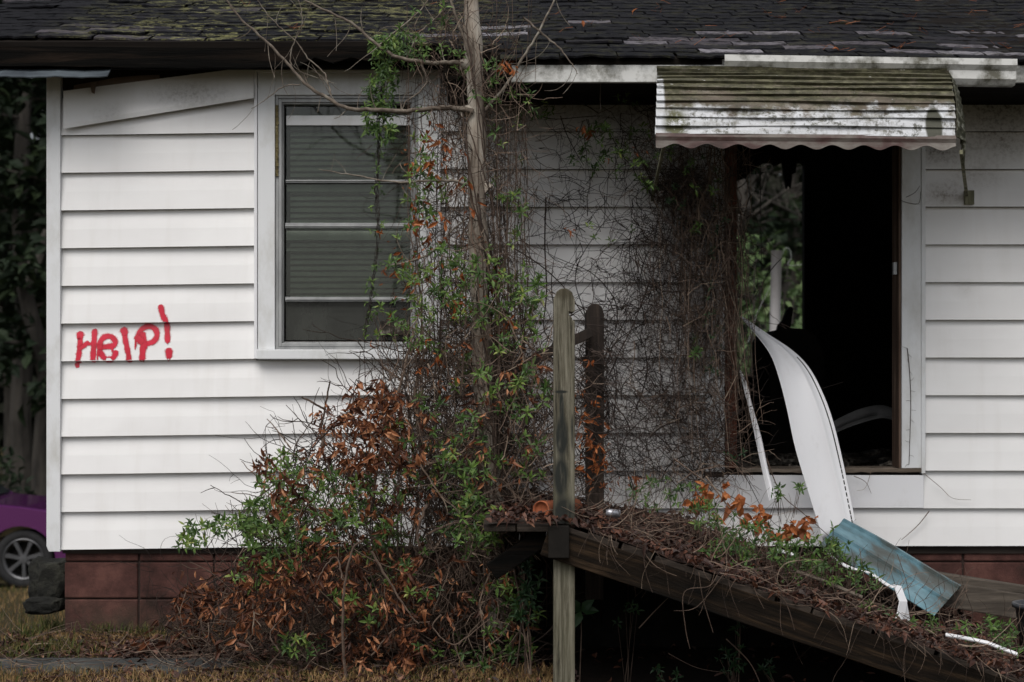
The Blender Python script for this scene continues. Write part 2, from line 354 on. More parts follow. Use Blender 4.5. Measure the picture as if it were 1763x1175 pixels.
# ================================================================== HOUSE
HOUSE = thing('house', (0, 1.6, 0), 'abandoned white vinyl sided house with mossy shingle roof, awning and open doorway', 'house')
Z0 = PZ(940, -.016); STEP = 64.8 * (D - .016) / F
XL, XR = PX(104), 4.6
def zoff(x): return -.0203 * clamp((-.9 - x) / 1.5)
def side_y(z, x=0):
    t = ((z - zoff(x) - Z0) / STEP) % 1.0
    return -.030 * (1 - t) - .002 * t - .0025 * math.sin(math.pi * t)
WIN = (PX(441), PX(758), PZ(619), PZ(126)); DOOR = (PX(1212), PX(1587), PZ(822), PZ(225))
def holes(x, z): return None
def intervals(za, zb, x0, x1):
    cuts = [h for h in (WIN, DOOR) if h[2] < zb - 1e-4 and h[3] > za + 1e-4]
    iv = [(x0, x1)]
    for h in cuts:
        nx = []
        for a, b in iv:
            if h[0] > a: nx.append((a, min(b, h[0])))
            if h[1] < b: nx.append((max(a, h[1]), b))
        iv = [q for q in nx if q[1] - q[0] > .005]
    return iv
mb = MB(); TOP = 3.09
for k in range(13):
    zk = Z0 + k * STEP; zt = zk + STEP
    if zk > TOP: break
    zt = min(zt, TOP)
    brk = sorted({zk, zk + STEP * .5, zt, *[e for h in (WIN, DOOR) for e in (h[2], h[3]) if zk < e < zt]})
    x1 = XR
    jit = {}
    def wob(x, z): return .0028 * math.sin(x * 2.7 + k * 1.9) + .0008 * math.sin(x * 7.1 + k)
    for za, zb in zip(brk, brk[1:]):
        for a, b in [q for a_, b_ in intervals(za, zb, XL, x1) for q in (([(a_, min(b_, PX(1000)))] if a_ < PX(1000) else []) + ([(max(a_, PX(1000)), b_)] if b_ > PX(1000) else []))]:
            if (k >= 12 and a < -1.3) : continue
            n = max(1, int((b - a) / .2)); row = []
            for z in (za, zb):
                t = (z - zk) / STEP; y = -.030 * (1 - t) - .002 * t - .0025 * math.sin(math.pi * t)
                row.append([Vector((a + (b - a) * i / n, y + wob(a + (b - a) * i / n, z) * (1 - t), z + zoff(a + (b - a) * i / n))) for i in range(n + 1)])
            mb.quadstrip(row)
    for a, b in ([] if k >= 12 else intervals(zk, zk + .01, XL, x1)):        # the turned-in bottom lip of each course
        n = max(1, int((b - a) / .2)); row = []
        for y in (-.030, -.0005): row.append([Vector((a + (b - a) * i / n, y + (wob(a + (b - a) * i / n, zk) if y < -.01 else 0), zk + zoff(a + (b - a) * i / n) + (0 if y < -.01 else .004))) for i in range(n + 1)])
        mb.quadstrip(row)
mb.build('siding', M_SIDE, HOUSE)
# sheathing behind, other outside walls
mb = MB()
def wall_with_holes(y0, y1, x0, x1, z0, z1, hs):
    xs = sorted({x0, x1, *[h[0] for h in hs], *[h[1] for h in hs]}); zs = sorted({z0, z1, *[h[2] for h in hs], *[h[3] for h in hs]})
    for a, b in zip(xs, xs[1:]):
        for c, d in zip(zs, zs[1:]):
            mx, mz = (a + b) / 2, (c + d) / 2
            if any(h[0] < mx < h[1] and h[2] < mz < h[3] for h in hs): continue
            mb.box(a, b, y0, y1, c, d)
wall_with_holes(.004, .10, XL + .01, XR, .46, 3.16, [(PX(486), PX(714), PZ(588), PZ(180)), (PX(1268), PX(1549), PZ(806), PZ(240))])
mb.build('sheathing', M_SHEATHD, HOUSE)
for xa in (XL + .012, XR - .1):
    mb = MB(); mb.box(xa, xa + .088, .11, 3.3, .46, 3.2); mb.build('side_wall', M_VINYLW, HOUSE)
# interior (burnt out): back wall with a torn opening, partition, floor
mb = MB(); OP = (1.30, PX(1385, 3.2), 1.45, PZ(279, 3.2))
wall_with_holes(3.2, 3.3, XL + .1, XR - .1, .46, 4.25, [OP])
mb.box(.70, .78, .12, 3.18, .9, 3.2)                    # partition left of the doorway
mb.box(XL + .11, .69, 2.1, 2.16, .9, 3.7)
def xz(pts, Y): return [(PX(a, Y), PZ(b, Y)) for a, b in pts]
mb.prism(xz([(1240, 250), (1335, 250), (1318, 279), (1296, 293), (1285, 306), (1268, 312), (1240, 330)], 3.15), 3.14, 3.19)
mb.prism(xz([(1344, 270), (1372, 270), (1370, 298), (1363, 300), (1363, 312), (1361, 325), (1358, 316), (1355, 326), (1352, 316), (1349, 300), (1347, 283)], 3.15), 3.14, 3.19)
mb.prism(xz([(1328, 270), (1345, 270), (1342, 283), (1336, 284), (1333, 287), (1330, 282)], 3.15), 3.13, 3.185)
mb.prism(xz([(1376, 270), (1386, 270), (1386, 284), (1382, 286)], 3.15), 3.12, 3.18)
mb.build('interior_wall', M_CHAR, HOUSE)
mb = MB(); mb.box(XL + .12, XR - .12, .12, 3.18, .70, .885)
for i in range(170):
    x, y = U(.85, 3.2), U(.16, 2.2); a = U(0, 3.14); l = U(.05, .5); wd = U(.01, .06)
    mb.box(-l / 2, l / 2, -wd / 2, wd / 2, 0, U(.005, .03), 0, Matrix.Translation((x, y, .885 + U(0, .05))) @ Matrix.Rotation(a, 4, 'Z') @ Matrix.Rotation(U(-.2, .2), 4, 'Y'))
mb.build('floor', M_CHARF, HOUSE)
# corner trim
mb = MB(); z0 = PZ(950, -.03); xl, xr = PX(81, -.03), PX(105, -.03)
mb.prism([(xl, z0 + .03), (xl + .012, z0), (xr, z0), (xr, 3.05), (xl, 3.05)], -.044, -.030)
mb.box(xl, xl + .02, -.0295, .3, z0 + .03, 3.04); mb.box(xr - .012, xr, -.0295, .01, z0, 3.04)
mb.build('corner_trim', M_TRIM, HOUSE, mods=BEV(.003))
# foundation
mb = MB(); fx0 = PX(108)
for r in range(-6, 3):
    zb = .014 + .2 * r; zt = min(zb + .2, .492)
    for c in range(-1, 18):
        a = -2.012 + .404 * (c - 1) + U(-.002, .002); b = a + .404
        a = max(a, fx0)
        if b - a < .05: continue
        mb.box(a + .005, b - .005, .018 + U(-.003, .003), .16, zb + .004, zt - .004)
F1 = mb.build('foundation', M_BLOCK, HOUSE, mods=BEV(.007))
mb = MB(); mb.box(fx0 + .01, XR, .03, .15, -1.2, .49); mb.box(fx0 + .01, fx0 + .15, .161, 3.3, -1.2, .455)
mb.build('mortar', M_MORTAR, F1)
# loose, tilted panel at the top left
mb = MB(); rows = []
for py0, py1, y in ((222, 169, -.068), (214, 161, -.070), (165, 124, -.044), (157, 115, -.040)):
    rows.append([P(109 + (437 - 109) * t, py0 + (py1 - py0) * t, y + .012 * math.sin(t * 3)) for t in [i / 10 for i in range(11)]])
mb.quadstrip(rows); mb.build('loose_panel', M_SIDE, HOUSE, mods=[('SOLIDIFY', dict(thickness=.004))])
mb = MB(); rows = [[P(a, b + U(-3, 3), -.012) for a, b in ((128, 150), (160, 143), (200, 137), (240, 134), (275, 131))], [P(a, b, -.024) for a, b in ((126, 158), (160, 152), (200, 147), (240, 141), (275, 137))]]
mb.quadstrip(rows)
mb.face([P(155, 143, -.045), P(166, 143, -.046), P(163, 162, -.062), P(158, 160, -.062)])
mb.build('torn_backing', M_SHEATH, HOUSE, mods=[('SOLIDIFY', dict(thickness=.006))])

# ---- roof
def rz(y): return 3.257 + .368 * y
def eave(x): return -.27 - .51 * clamp((x + .45) / .55)
RXL, RXR, RY = -3.1, 5.0, 3.45
mb = MB(); random.seed(5)
SL = math.atan(.325)
for k in range(0, 37):
    yk = -.805 + .1185 * k; x = RXL + U(-.3, 0); sag = 0
    first = True
    while x < RXR:
        wd = random.choice((.305, .30, .31, .305, .25)) * U(.9, 1.06)
        a, b = max(x, RXL - U(0, .012)), min(x + wd - U(.004, .014), RXR); x += wd
        if b - a < .05: continue
        ym = yk + U(-.004, .004); xm = (a + b) / 2
        if ym < eave(xm) - .05: continue
        if random.random() < .03 and ym > eave(xm) + .15: continue
        right = clamp((xm + .2) / 1.2)
        r = random.random(); tone = U(.05, .6)
        if 1 <= k < 7 and r < .05 + .42 * right: tone = U(.62, .90)
        if r < .02 + .10 * right and 1 <= k < 10: tone = U(.86, 1)
        if xm < -1.6 and r > .78: tone = U(.6, .8)
        n = max(3, int((b - a) / .035)); lift = U(.006, .012) + (U(.006, .016) if random.random() < .08 else 0)
        e = []
        jag = U(.002, .007) if tone > .6 else U(.006, .022)
        for i in range(n + 1):
            xx = a + (b - a) * i / n
            e.append((xx, ym - U(0, jag) * 2 + .5 * jag, lift + U(-.003, .004)))
        up = .19; rows = []
        wave = lambda q: .008 * math.sin(q * 1.7) + .005 * math.sin(q * 4.3)
        rows.append([Vector((q, y + .003, rz(y) + wave(q) + h - .010)) for q, y, h in e])
        rows.append([Vector((q, y, rz(y) + wave(q) + h)) for q, y, h in e])
        rows.append([Vector((q, y + .05, rz(y + .05) + wave(q) + h * .75 + .003)) for q, y, h in e])
        rows.append([Vector((q, ym + up, rz(ym + up) + wave(q) + .002 )) for q, y, h in e])
        mb.quadstrip(rows, tone)
ROOF = mb.build('roof', M_SHING, HOUSE)
mb = MB()                                               # board deck under the shingles
xsr = [RXL, -2, -1, -.45, -.3, -.17, -.05, .1, 1, 2, 3, 4, RXR]
top = [[Vector((x, eave(x) + .012, rz(eave(x) + .012) - .004)) for x in xsr], [Vector((x, RY, rz(RY) - .004)) for x in xsr]]
bot = [[p - Vector((0, 0, .03)) for p in r] for r in top]
mb.quadstrip([bot[1], bot[0], top[0], top[1]]); mb.quadstrip([[bot[0][0], bot[1][0]], [top[0][0], top[1][0]]])
mb.quadstrip([[Vector((x, RY, rz(RY) - .004)) for x in xsr], [Vector((x, RY + .7, rz(RY) - .25)) for x in xsr]])
mb.build('roof_deck', M_SOFF, ROOF)
mb = MB()                                               # dark left fascia, rot at its right end
zt = rz(-.26) - .03; n = 30; rows = [[], [], [], []]
for i in range(n + 1):
    t = i / n; x = RXL + (PX(790, -.27) - RXL) * t
    rot = (.03 * abs(math.sin(t * 41)) + .02 * abs(math.sin(t * 97))) if t > .72 else .002 * math.sin(t * 60)
    sg = .004 * math.sin(t * 9)
    for r, (y, z) in zip(rows, ((-.235, zt + sg), (-.265, zt + sg), (-.267, zt - .104 + sg + rot), (-.235, zt - .104 + sg + rot))): r.append(Vector((x, y, z)))
mb.quadstrip(list(zip(*[rows[0], rows[1], rows[2], rows[3]])), 0, True)
mb.box(RXL + .04, PX(800, -.12), -.19, -.16, zt - .10, zt - .06)
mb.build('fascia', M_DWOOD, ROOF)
mb = MB()                                               # soffits and the gable side
mb.box(RXL + .02, -.42, -.233, .002, zt - .035, zt - .02); mb.box(-.32, RXR, -.74, .002, 2.872, 2.888)
mb.box(-.34, -.32, -.74, .0, 2.875, 3.03)
mb.box(XL, XR, .003, .1, 3.161, 3.24)
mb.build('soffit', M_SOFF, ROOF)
mb = MB()                                               # white board on the right, then the gutter
zf = rz(-.77) - .036
mb.box(PX(880, -.78), PX(1262, -.78), -.775, -.745, zf - .085, zf + .0)
mb.box(PX(1262, -.78), RXR, -.765, -.745, zf - .085, zf - .001)
mb.build('fascia', M_TRIMW, ROOF, mods=BEV(.003))
mb = MB(); ga, gb = PX(1247, -.85), PX(1750, -.85); zg = rz(-.78) - .004
prof = [(-.77, zg), (-.77, zg - .115), (-.825, zg - .115), (-.845, zg - .09), (-.845, zg - .05), (-.865, zg - .025), (-.865, zg + .004), (-.855, zg + .004)]
mb.quadstrip([[Vector((ga, y, z)) for y, z in prof], [Vector((gb, y, z - .022)) for y, z in prof]])
mb.face([Vector((gb - .001, y, z - .022)) for y, z in prof])
mb.build('gutter', M_TRIMW, ROOF, mods=[('SOLIDIFY', dict(thickness=.003, offset=0))])
# corrugated sheet over the side window, top left
mb = MB(); rows = []
for j in range(2):
    rows.append([Vector((PX(-170 + 355 * i / 24 + (12 if j == 0 else 0), -.12 - .22 * j) , -.12 - .22 * j, (PZ(112, -.12) if j == 0 else PZ(134, -.34)) + (.004 if i % 6 < 1 else (.0 if i % 3 else -.003)))) for i in range(25)])
mb.quadstrip(rows)
mb.build('side_awning', M_SMETAL, HOUSE, mods=[('SOLIDIFY', dict(thickness=.006))])

# ---- awning over the doorway
mb = MB(); ax0, ax1 = .672, 2.085; RAD = .415; a0, a1 = R(17), R(86); NR = 12
top = Vector((0, -.815, 2.912)); prof = []
def arc(a): return (top.y - RAD * (math.sin(a) - math.sin(a0)), top.z - RAD * (math.cos(a0) - math.cos(a)))
for i in range(NR):
    b0, b1 = a0 + (a1 - a0) * i / NR, a0 + (a1 - a0) * (i + 1) / NR
    for s_ in (0, .5, 1):
        a = b0 + (b1 - b0) * s_; y, z = arc(a); out = .004 + .014 * s_
        prof.append((y - out * math.sin(a), z + out * math.cos(a)))
    y, z = arc(b1); prof.append((y - .003 * math.sin(b1), z + .003 * math.cos(b1)))
rows = []
for i in range(29):
    t = i / 28; rows.append([Vector((ax0 + (ax1 - ax0) * t + .035 * (1 - j / len(prof)) , y + .004 * math.sin(t * 11 + j), z - .012 * t + .003 * math.sin(t * 6 + j * .4))) for j, (y, z) in enumerate(prof)])
mb.quadstrip(rows)
AWN = mb.build('awning', M_AWN, HOUSE, mods=[('SOLIDIFY', dict(thickness=.003))])
yb, zb = arc(a1); mb = MB(); rows = [[], [], [], []]
for i in range(121):
    t = i / 120; x = ax0 + .005 + (ax1 - ax0) * t; dz = -.012 * t
    sc = -.056 + .011 * math.cos((x - ax0) / .148 * 6.2832 + 2.2)
    for r, (y, z) in zip(rows, ((yb - .014, zb + .004), (yb - .02, zb - .012), (yb - .013, zb - .03), (yb - .016, zb + sc))): r.append(Vector((x, y, z + dz)))
mb.quadstrip(rows); mb.build('valance', M_VAL, AWN, mods=[('SOLIDIFY', dict(thickness=.003))])
mb = MB(); rows = []                                    # hanging end louvre on the right
for i in range(22):
    a = a0 + (a1 - a0) * i / 21; y, z = arc(a); z -= .012
    o = .012 if i % 2 else 0
    rows.append([Vector((ax1 + .012 + .03 * (1 - i / 21), y, z)), Vector((ax1 + .055 + o, y + .05, z - .015)), Vector((ax1 + .06 + o, y + .09, z - .09 - .05 * (i / 21)))])
mb.quadstrip(rows); mb.build('end_louvre', M_AWNSIDE, AWN, mods=[('SOLIDIFY', dict(thickness=.004))])
mb = MB(); mb.beam(P(1655, 262, -1.10), P(1664, 335, -.06), .016, .02); mb.box(PX(1657), PX(1673), -.05, -.014, PZ(354), PZ(330)); mb.build('bracket', M_POST, AWN)
mb = MB(); mb.beam(Vector((.72, -1.08, 2.50)), Vector((.75, -.04, 2.36)), .014, .018)
mb.build('bracket', M_POST, AWN)

# ---- window
wx0, wx1, wz0, wz1 = PX(475), PX(721), PZ(601), PZ(166)
zo = zoff(-1.2)
mb = MB(); yw = -.040
mb.box(WIN[0] + .014, wx0, yw, .003, wz0 + zo, PZ(127)); mb.box(wx1, WIN[1] - .014, yw, .003, wz0, PZ(127))
mb.box(wx0, wx1, yw + .002, .003, wz1, PZ(128))
WINO = mb.build('window', M_TRIM, HOUSE, mods=BEV(.003))
mb = MB(); mb.box(WIN[0] - .004, WIN[0] + .012, -.048, .0, PZ(617) + zo, PZ(122)); mb.box(WIN[1] - .012, WIN[1] + .004, -.048, 0, PZ(617), PZ(122)); mb.box(WIN[0] + .013, WIN[1] - .013, -.050, 0, PZ(128) + .001, PZ(121))
mb.build('edge_channel', M_VINYLW, WINO, mods=BEV(.002))
mb = MB(); mb.box(WIN[0] + .013, WIN[1] - .013, -.075, .0, PZ(618) + zo, wz0 + zo - .001)
mb.build('sill', M_TRIM, WINO, mods=BEV(.004))
mb = MB()                                               # aluminium storm frame: outer, inner, cross rails
def ring(x0, x1, z0, z1, t, ya, yb):
    mb.box(x0, x0 + t, ya, yb, z0, z1); mb.box(x1 - t, x1, ya, yb, z0, z1); mb.box(x0 + t, x1 - t, ya, yb, z0, z0 + t); mb.box(x0 + t, x1 - t, ya, yb, z1 - t, z1)
ring(wx0 + .001, wx1 - .001, wz0 + .001 + zo, wz1 - .001, .016, -.026, .05)
ring(wx0 + .018, wx1 - .018, wz0 + .016 + zo, wz1 - .020, .018, -.030, .045)
ring(wx0 + .0365, wx1 - .0365, wz0 + .034 + zo, wz1 - .039, .007, -.018, .04)
mb.build('storm_frame', M_ALU, WINO, mods=BEV(.002))
ix0, ix1 = PX(492), PX(709)
for py, h, y in ((385, 9, -.024), (512, 8, -.022), (311, 4.5, -.004)):
    mb = MB(); mb.box(ix0, ix1, y, y + .02, PZ(py + h) , PZ(py)); mb.box(ix0, ix1, y - .006, y + .01, PZ(py + h - 2.5), PZ(py + h - 5))
    mb.build('sash_rail', M_ALU, WINO, mods=BEV(.0015))
mb = MB()
mb.box(ix0, ix1, .012, .015, PZ(510), PZ(392)); mb.box(ix0, ix1, .024, .027, PZ(385), PZ(182))
mb.build('pane', M_GLASS, WINO)
mb = MB(); mb.box(ix0, ix1 , .006, .008, PZ(586), PZ(519)); mb.build('screen', M_SCREEN, WINO)
mb = MB(); mb.box(ix0 + .01, ix1 - .01, .06, .09, PZ(217, .07), PZ(199, .07))
z = PZ(222, .07)
while z > PZ(545, .07):
    mb.face([Vector((ix0 + .015, .064, z - .0105)), Vector((ix1 - .015, .062, z - .0105 + U(-.006, .006))), Vector((ix1 - .015, .074, z + .0105)), Vector((ix0 + .015, .074, z + .0105))]); z -= .0315
mb.build('blind', M_BLIND, WINO)
mb = MB(); mb.box(ix0 + .002, ix1 - .002, .004, .018, PZ(216), PZ(199)); mb.build('sash_rail', M_TRIM, WINO, mods=BEV(.002))
mb = MB()                                               # inner wooden sash seen through the glass
for a, b in ((318, 330), (398, 414), (428, 433)): mb.box(ix0, ix1, .034, .05, PZ(b, .04), PZ(a, .04))
mb.build('inner_sash', M_BLIND, WINO)
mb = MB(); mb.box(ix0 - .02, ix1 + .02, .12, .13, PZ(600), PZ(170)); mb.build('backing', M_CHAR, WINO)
mb = MB(); mb.box(PX(655), PX(706), -.03, .02, PZ(578), PZ(553)); mb.build('vent_box', M_CHARF, WINO, mods=BEV(.005))
mb = MB()
for i in range(44): 
    z = PZ(305) + (PZ(186) - PZ(305)) * i / 43; q = U(.004, .009); mb.box(PX(476) , PX(476) + q + .008, -.038, -.024, z, z + U(.006, .012))
mb.build('caulk', M_PUTTY, WINO)

# ---- doorway
mb = MB(); dz0, dz1 = PZ(806), PZ(240)
mb.box(PX(1550), PX(1586), -.036, .003, dz0, PZ(250)); mb.box(PX(1583), PX(1590), -.046, .0, PZ(815), PZ(255))
mb.box(PX(1213), PX(1246), -.036, .003, dz0 - .02, PZ(250)); mb.box(PX(1247), PX(1549.5), -.036, .003, dz1, PZ(224))
DOORO = mb.build('door_casing', M_TRIM, HOUSE, mods=BEV(.003))
mb = MB(); mb.box(PX(1247), PX(1267), -.040, .13, dz0, dz1 - .002); mb.build('jamb', M_JAMB, DOORO, mods=BEV(.003))
mb = MB(); mb.box(PX(1546), PX(1549.5), -.022, .14, dz0, dz1 - .002)
for i in range(40): mb.box(PX(1546) - U(.001, .006), PX(1547), -.018, -.01, PZ(U(300, 800)), PZ(300) + .0) if False else None
mb.build('jamb', M_JAMBB, DOORO)
mb = MB(); rows = [[], [], [], []]
for i in range(25):
    x = PX(1267) + (PX(1586) - PX(1267)) * i / 24; h = U(-.004, .004)
    for r, (y, z) in zip(rows, ((.14, dz0 + .004), (-.045, dz0 + h), (-.045, dz0 - .022 + U(-.004, .004)), (.0, dz0 - .024))): r.append(Vector((x, y, z)))
mb.quadstrip(rows); mb.build('threshold', M_SILL, DOORO)
mb = MB(); mb.box(PX(1246), PX(1588), -.034, -.001, PZ(874.5), PZ(818)); mb.build('apron_panel', M_VINYLW, DOORO, mods=BEV(.003))
mb = MB(); mb.box(PX(1538), PX(1544), -.005, .03, PZ(473), PZ(452)); mb.build('latch_plate', M_ALU, DOORO)

# ---- graffiti
mb = MB(); q = 3.9156; lay = [0]
def stroke(pts, wd, soft=.35):
    pts = [(x / q, 400 + y / q) for x, y in pts]; out = []
    for i in range(len(pts) - 1):                        # Catmull-Rom in the wall's own x,z
        p0, p1, p2, p3 = pts[max(i - 1, 0)], pts[i], pts[i + 1], pts[min(i + 2, len(pts) - 1)]
        m = max(2, int(math.hypot(p2[0] - p1[0], p2[1] - p1[1]) / 2.2))
        for j in range(m):
            t = j / m; out.append(tuple(.5 * (2 * p1[c] + (p2[c] - p0[c]) * t + (2 * p0[c] - 5 * p1[c] + 4 * p2[c] - p3[c]) * t * t + (3 * p1[c] - p0[c] - 3 * p2[c] + p3[c]) * t ** 3) for c in (0, 1)))
    out.append(pts[-1]); r = wd / q
    lay[0] += 1; off = .0012 + .00022 * lay[0]
    rows = []; al = []
    n = len(out)
    ext = [(-1.7, 0), (-1.05, .4), (-.65, 1), (.65, 1), (1.05, .4), (1.7, 0)]
    seq = []
    d0 = (out[1][0] - out[0][0], out[1][1] - out[0][1]); l = math.hypot(*d0) or 1; d0 = (d0[0] / l, d0[1] / l)
    d1 = (out[-1][0] - out[-2][0], out[-1][1] - out[-2][1]); l = math.hypot(*d1) or 1; d1 = (d1[0] / l, d1[1] / l)
    for s_, wf, af in ((1.25, .35, 0), (1.0, .6, .3), (.6, .85, 1)): seq.append(((out[0][0] - d0[0] * r * s_, out[0][1] - d0[1] * r * s_), d0, wf, af))
    for i, p in enumerate(out):
        a, b = out[max(i - 1, 0)], out[min(i + 1, n - 1)]; d = (b[0] - a[0], b[1] - a[1]); l = math.hypot(*d) or 1
        seq.append((p, (d[0] / l, d[1] / l), 1 + .08 * math.sin(i * .9 + lay[0]), 1))
    for s_, wf, af in ((.6, .85, 1), (1.0, .6, .3), (1.25, .35, 0)): seq.append(((out[-1][0] + d1[0] * r * s_, out[-1][1] + d1[1] * r * s_), d1, wf, af))
    for p, d, wf, af in seq:
        row = []
        for e, a in ext:
            x, y = p[0] - d[1] * r * e * wf, p[1] + d[0] * r * e * wf
            X, Zz = PX(x, -.02), PZ(y, -.02); row.append(Vector((X, side_y(Zz, X) - off, Zz))); al.append(a * af)
        rows.append(row)
    b = mb.quadstrip(rows)
    for i, a in enumerate(al): mb.va[b + i] = a
stroke([(540, 684), (539, 760), (533, 830), (527, 870)], 17); stroke([(538, 690), (538, 700)], 23); stroke([(515, 893), (518, 900)], 15)
stroke([(540, 785), (565, 768), (590, 745)], 14); stroke([(602, 755), (630, 748)], 10)
stroke([(636, 668), (633, 760), (629, 862)], 18)
stroke([(672, 775), (720, 772), (768, 763), (777, 738), (755, 708), (715, 702), (683, 728), (672, 780), (690, 830), (725, 858), (765, 848), (783, 812)], 18)
stroke([(834, 665), (838, 690), (853, 760), (867, 820), (873, 862)], 17); stroke([(832, 662), (838, 675)], 24)
stroke([(924, 712), (938, 680), (960, 648), (1005, 634), (1045, 655), (1058, 695), (1035, 738), (985, 750), (960, 735)], 18)
stroke([(962, 690), (966, 760), (962, 850)], 20); stroke([(925, 712), (950, 735)], 22)
stroke([(1085, 505), (1100, 560), (1119, 600), (1125, 660), (1130, 730)], 18); stroke([(1141, 800), (1142, 832)], 22)
for x, a, b in ((660, 800, 858), (668, 800, 830), (912, 730, 788), (918, 735, 770), (990, 750, 782), (982, 750, 775), (757, 785, 806), (763, 775, 795), (1130, 735, 750), (1133, 845, 868), (1147, 845, 855), (948, 855, 870), (965, 855, 872), (523, 700, 716), (533, 700, 712), (1035, 745, 752)):
    stroke([(x, a), (x + .5, b)], 4)
mb.build('graffiti', M_RED, HOUSE)

# ================================================================== RAMP
def dkz(x): return .765 - .345 * max(0, x - .244)
RAMP = thing('wheelchair_ramp', (.9, -1, 0), 'old wooden access ramp under the doorway buried in dead leaves, with two tall posts', 'ramp')
mb = MB(); n = 10
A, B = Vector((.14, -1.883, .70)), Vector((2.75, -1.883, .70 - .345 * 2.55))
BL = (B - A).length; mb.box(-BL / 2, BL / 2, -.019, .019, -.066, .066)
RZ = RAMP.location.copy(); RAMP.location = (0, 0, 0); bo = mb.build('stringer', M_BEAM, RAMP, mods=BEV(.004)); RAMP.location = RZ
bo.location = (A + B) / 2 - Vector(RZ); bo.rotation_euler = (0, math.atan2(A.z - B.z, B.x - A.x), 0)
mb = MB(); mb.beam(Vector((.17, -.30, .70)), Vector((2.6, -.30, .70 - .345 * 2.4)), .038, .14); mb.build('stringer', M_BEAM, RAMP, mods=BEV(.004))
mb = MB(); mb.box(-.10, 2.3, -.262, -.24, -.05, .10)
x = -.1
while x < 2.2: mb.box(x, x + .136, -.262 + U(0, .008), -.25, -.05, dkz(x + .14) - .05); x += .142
mb.build('added_dark_screen', M_CHAR, RAMP)  # added near-black boards that keep the space under the ramp dark
mb = MB(); mb.box(PX(944, -1.91), PX(980, -1.91), -1.925, -1.905, PZ(961, -1.91), PZ(905, -1.91)); mb.build('bracket', M_CHAR, RAMP, mods=BEV(.004))
mb = MB(); mb.beam(P(938, 922, -1.80), P(846, 985, -1.80), .038, .08); mb.build('brace', M_DWOOD, RAMP, mods=BEV(.004))
mb = MB()
x = .20
while x < 2.6:
    z = dkz(x + .07); mb.box(0, .137, -1.90, -.24, -.03, .0, 0, Matrix.Translation((x, 0, dkz(x) + U(-.004, .004))) @ Matrix.Rotation(.332, 4, 'Y') @ Matrix.Rotation(U(-.01, .01), 4, 'Z')); x += .142 * .945
x = -.12
while x < .15: mb.box(x, x + .135, -1.90 + U(-.02, .02), -.2, .735, .765 + U(-.003, .003)); x += .141
mb.build('deck', M_DECK, RAMP, mods=BEV(.003))
def post(cx, Y, wd, zt, notch, m, z0):
    h = wd / 2; pts = [(cx - h, z0), (cx - h, zt - .045), (cx - h + .014, zt - .012), (cx - .014, zt), (cx + .012, zt), (cx + h - .012, zt - .015), (cx + h, zt - .05)]
    if notch: pts += [(cx + h, zt - .098), (cx + h - .008, zt - .102), (cx + h - .026, zt - .100), (cx + h - .024, zt - .118), (cx + h - .012, zt - .122), (cx + h - .011, zt - .137), (cx + h, zt - .138)]
    pts += [(cx + h, z0)]
    b = MB(); b.prism(list(reversed(pts)), Y, Y + wd); return b.build('post', m, RAMP, mods=BEV(.006))
def post_mat():
    g = G('charred marks on post'); st = (1, 1, .05)
    f1 = g.rng(g.noise(50, st, 8, .75, .4), .36, .64); c = g.ramp(f1, [(0, (.020, .018, .013)), (.4, (.09, .081, .058)), (1, (.23, .212, .165))])
    gr = g.rng(g.noise(3, (2, 1, .8)), .4, .65, 0, .5); c = g.mix(gr, c, (.09, .085, .056))
    nz = g.rng(g.noise(30, (1, 1, .2), 6), .35, .5, .55, 1)
    for px, py, rx, rzz in ((966, 675, .034, .008), (967, 705, .012, .10), (967, 752, .033, .11), (966, 822, .036, .11), (971, 885, .06, .09), (985, 745, .006, .09)):
        c = g.mix(g.math('MULTIPLY', g.math('MULTIPLY', g.spot(tuple(P(px, py, -1.86)), (rx, .3, rzz), .4), nz), .97), c, (.018, .02, .018))
    c = g.mix(g.math('MULTIPLY', g.spot(tuple(P(971, 500, -1.86)), (.07, .3, .05), .5), .7), c, (.05, .042, .025))
    g.bump(g.noise(70, st, 6, .7, .5), .8, .007); return g.fin(c, .88, .2)
post(PX(971.5, -1.86), -1.86, .091, PZ(497, -1.86), True, post_mat(), -.6)
post(PX(1024.5, -.72), -.72, .09, PZ(523, -.72), False, M_POSTD, .3)
mb = MB(); mb.beam(P(850, 652, -.77), P(1018, 572, -.77), .04, .05); mb.build('broken_rail', M_POSTD, RAMP, mods=BEV(.004))
def mound(x, y):
    t = clamp((y + 1.9) / 1.7)
    return dkz(x) + .012 + .02 * math.sin(x * 6 + y * 5) * math.sin(y * 7) * t + .10 * t * t * clamp((x - .2) / .6)
mb = MB(); xs = [-.1 + i * .06 for i in range(47)]; ys = [-1.89 + i * .07 for i in range(26)]
mb.quadstrip([[Vector((x, y, mound(x, y) - .008 + U(-.006, .006))) for x in xs] for y in ys])
M_MOUND = simple('rotting leaf mat', [(0, (.006, .004, .003)), (.5, (.03, .014, .009)), (1, (.09, .04, .024))], 26, rough=.95, bump=1, bscale=50, dist=.02)
tag(mb.build('leaf_mat', M_MOUND), 'rotting brown leaf mat heaped over the sloping ramp boards', 'leaf litter', kind='stuff')

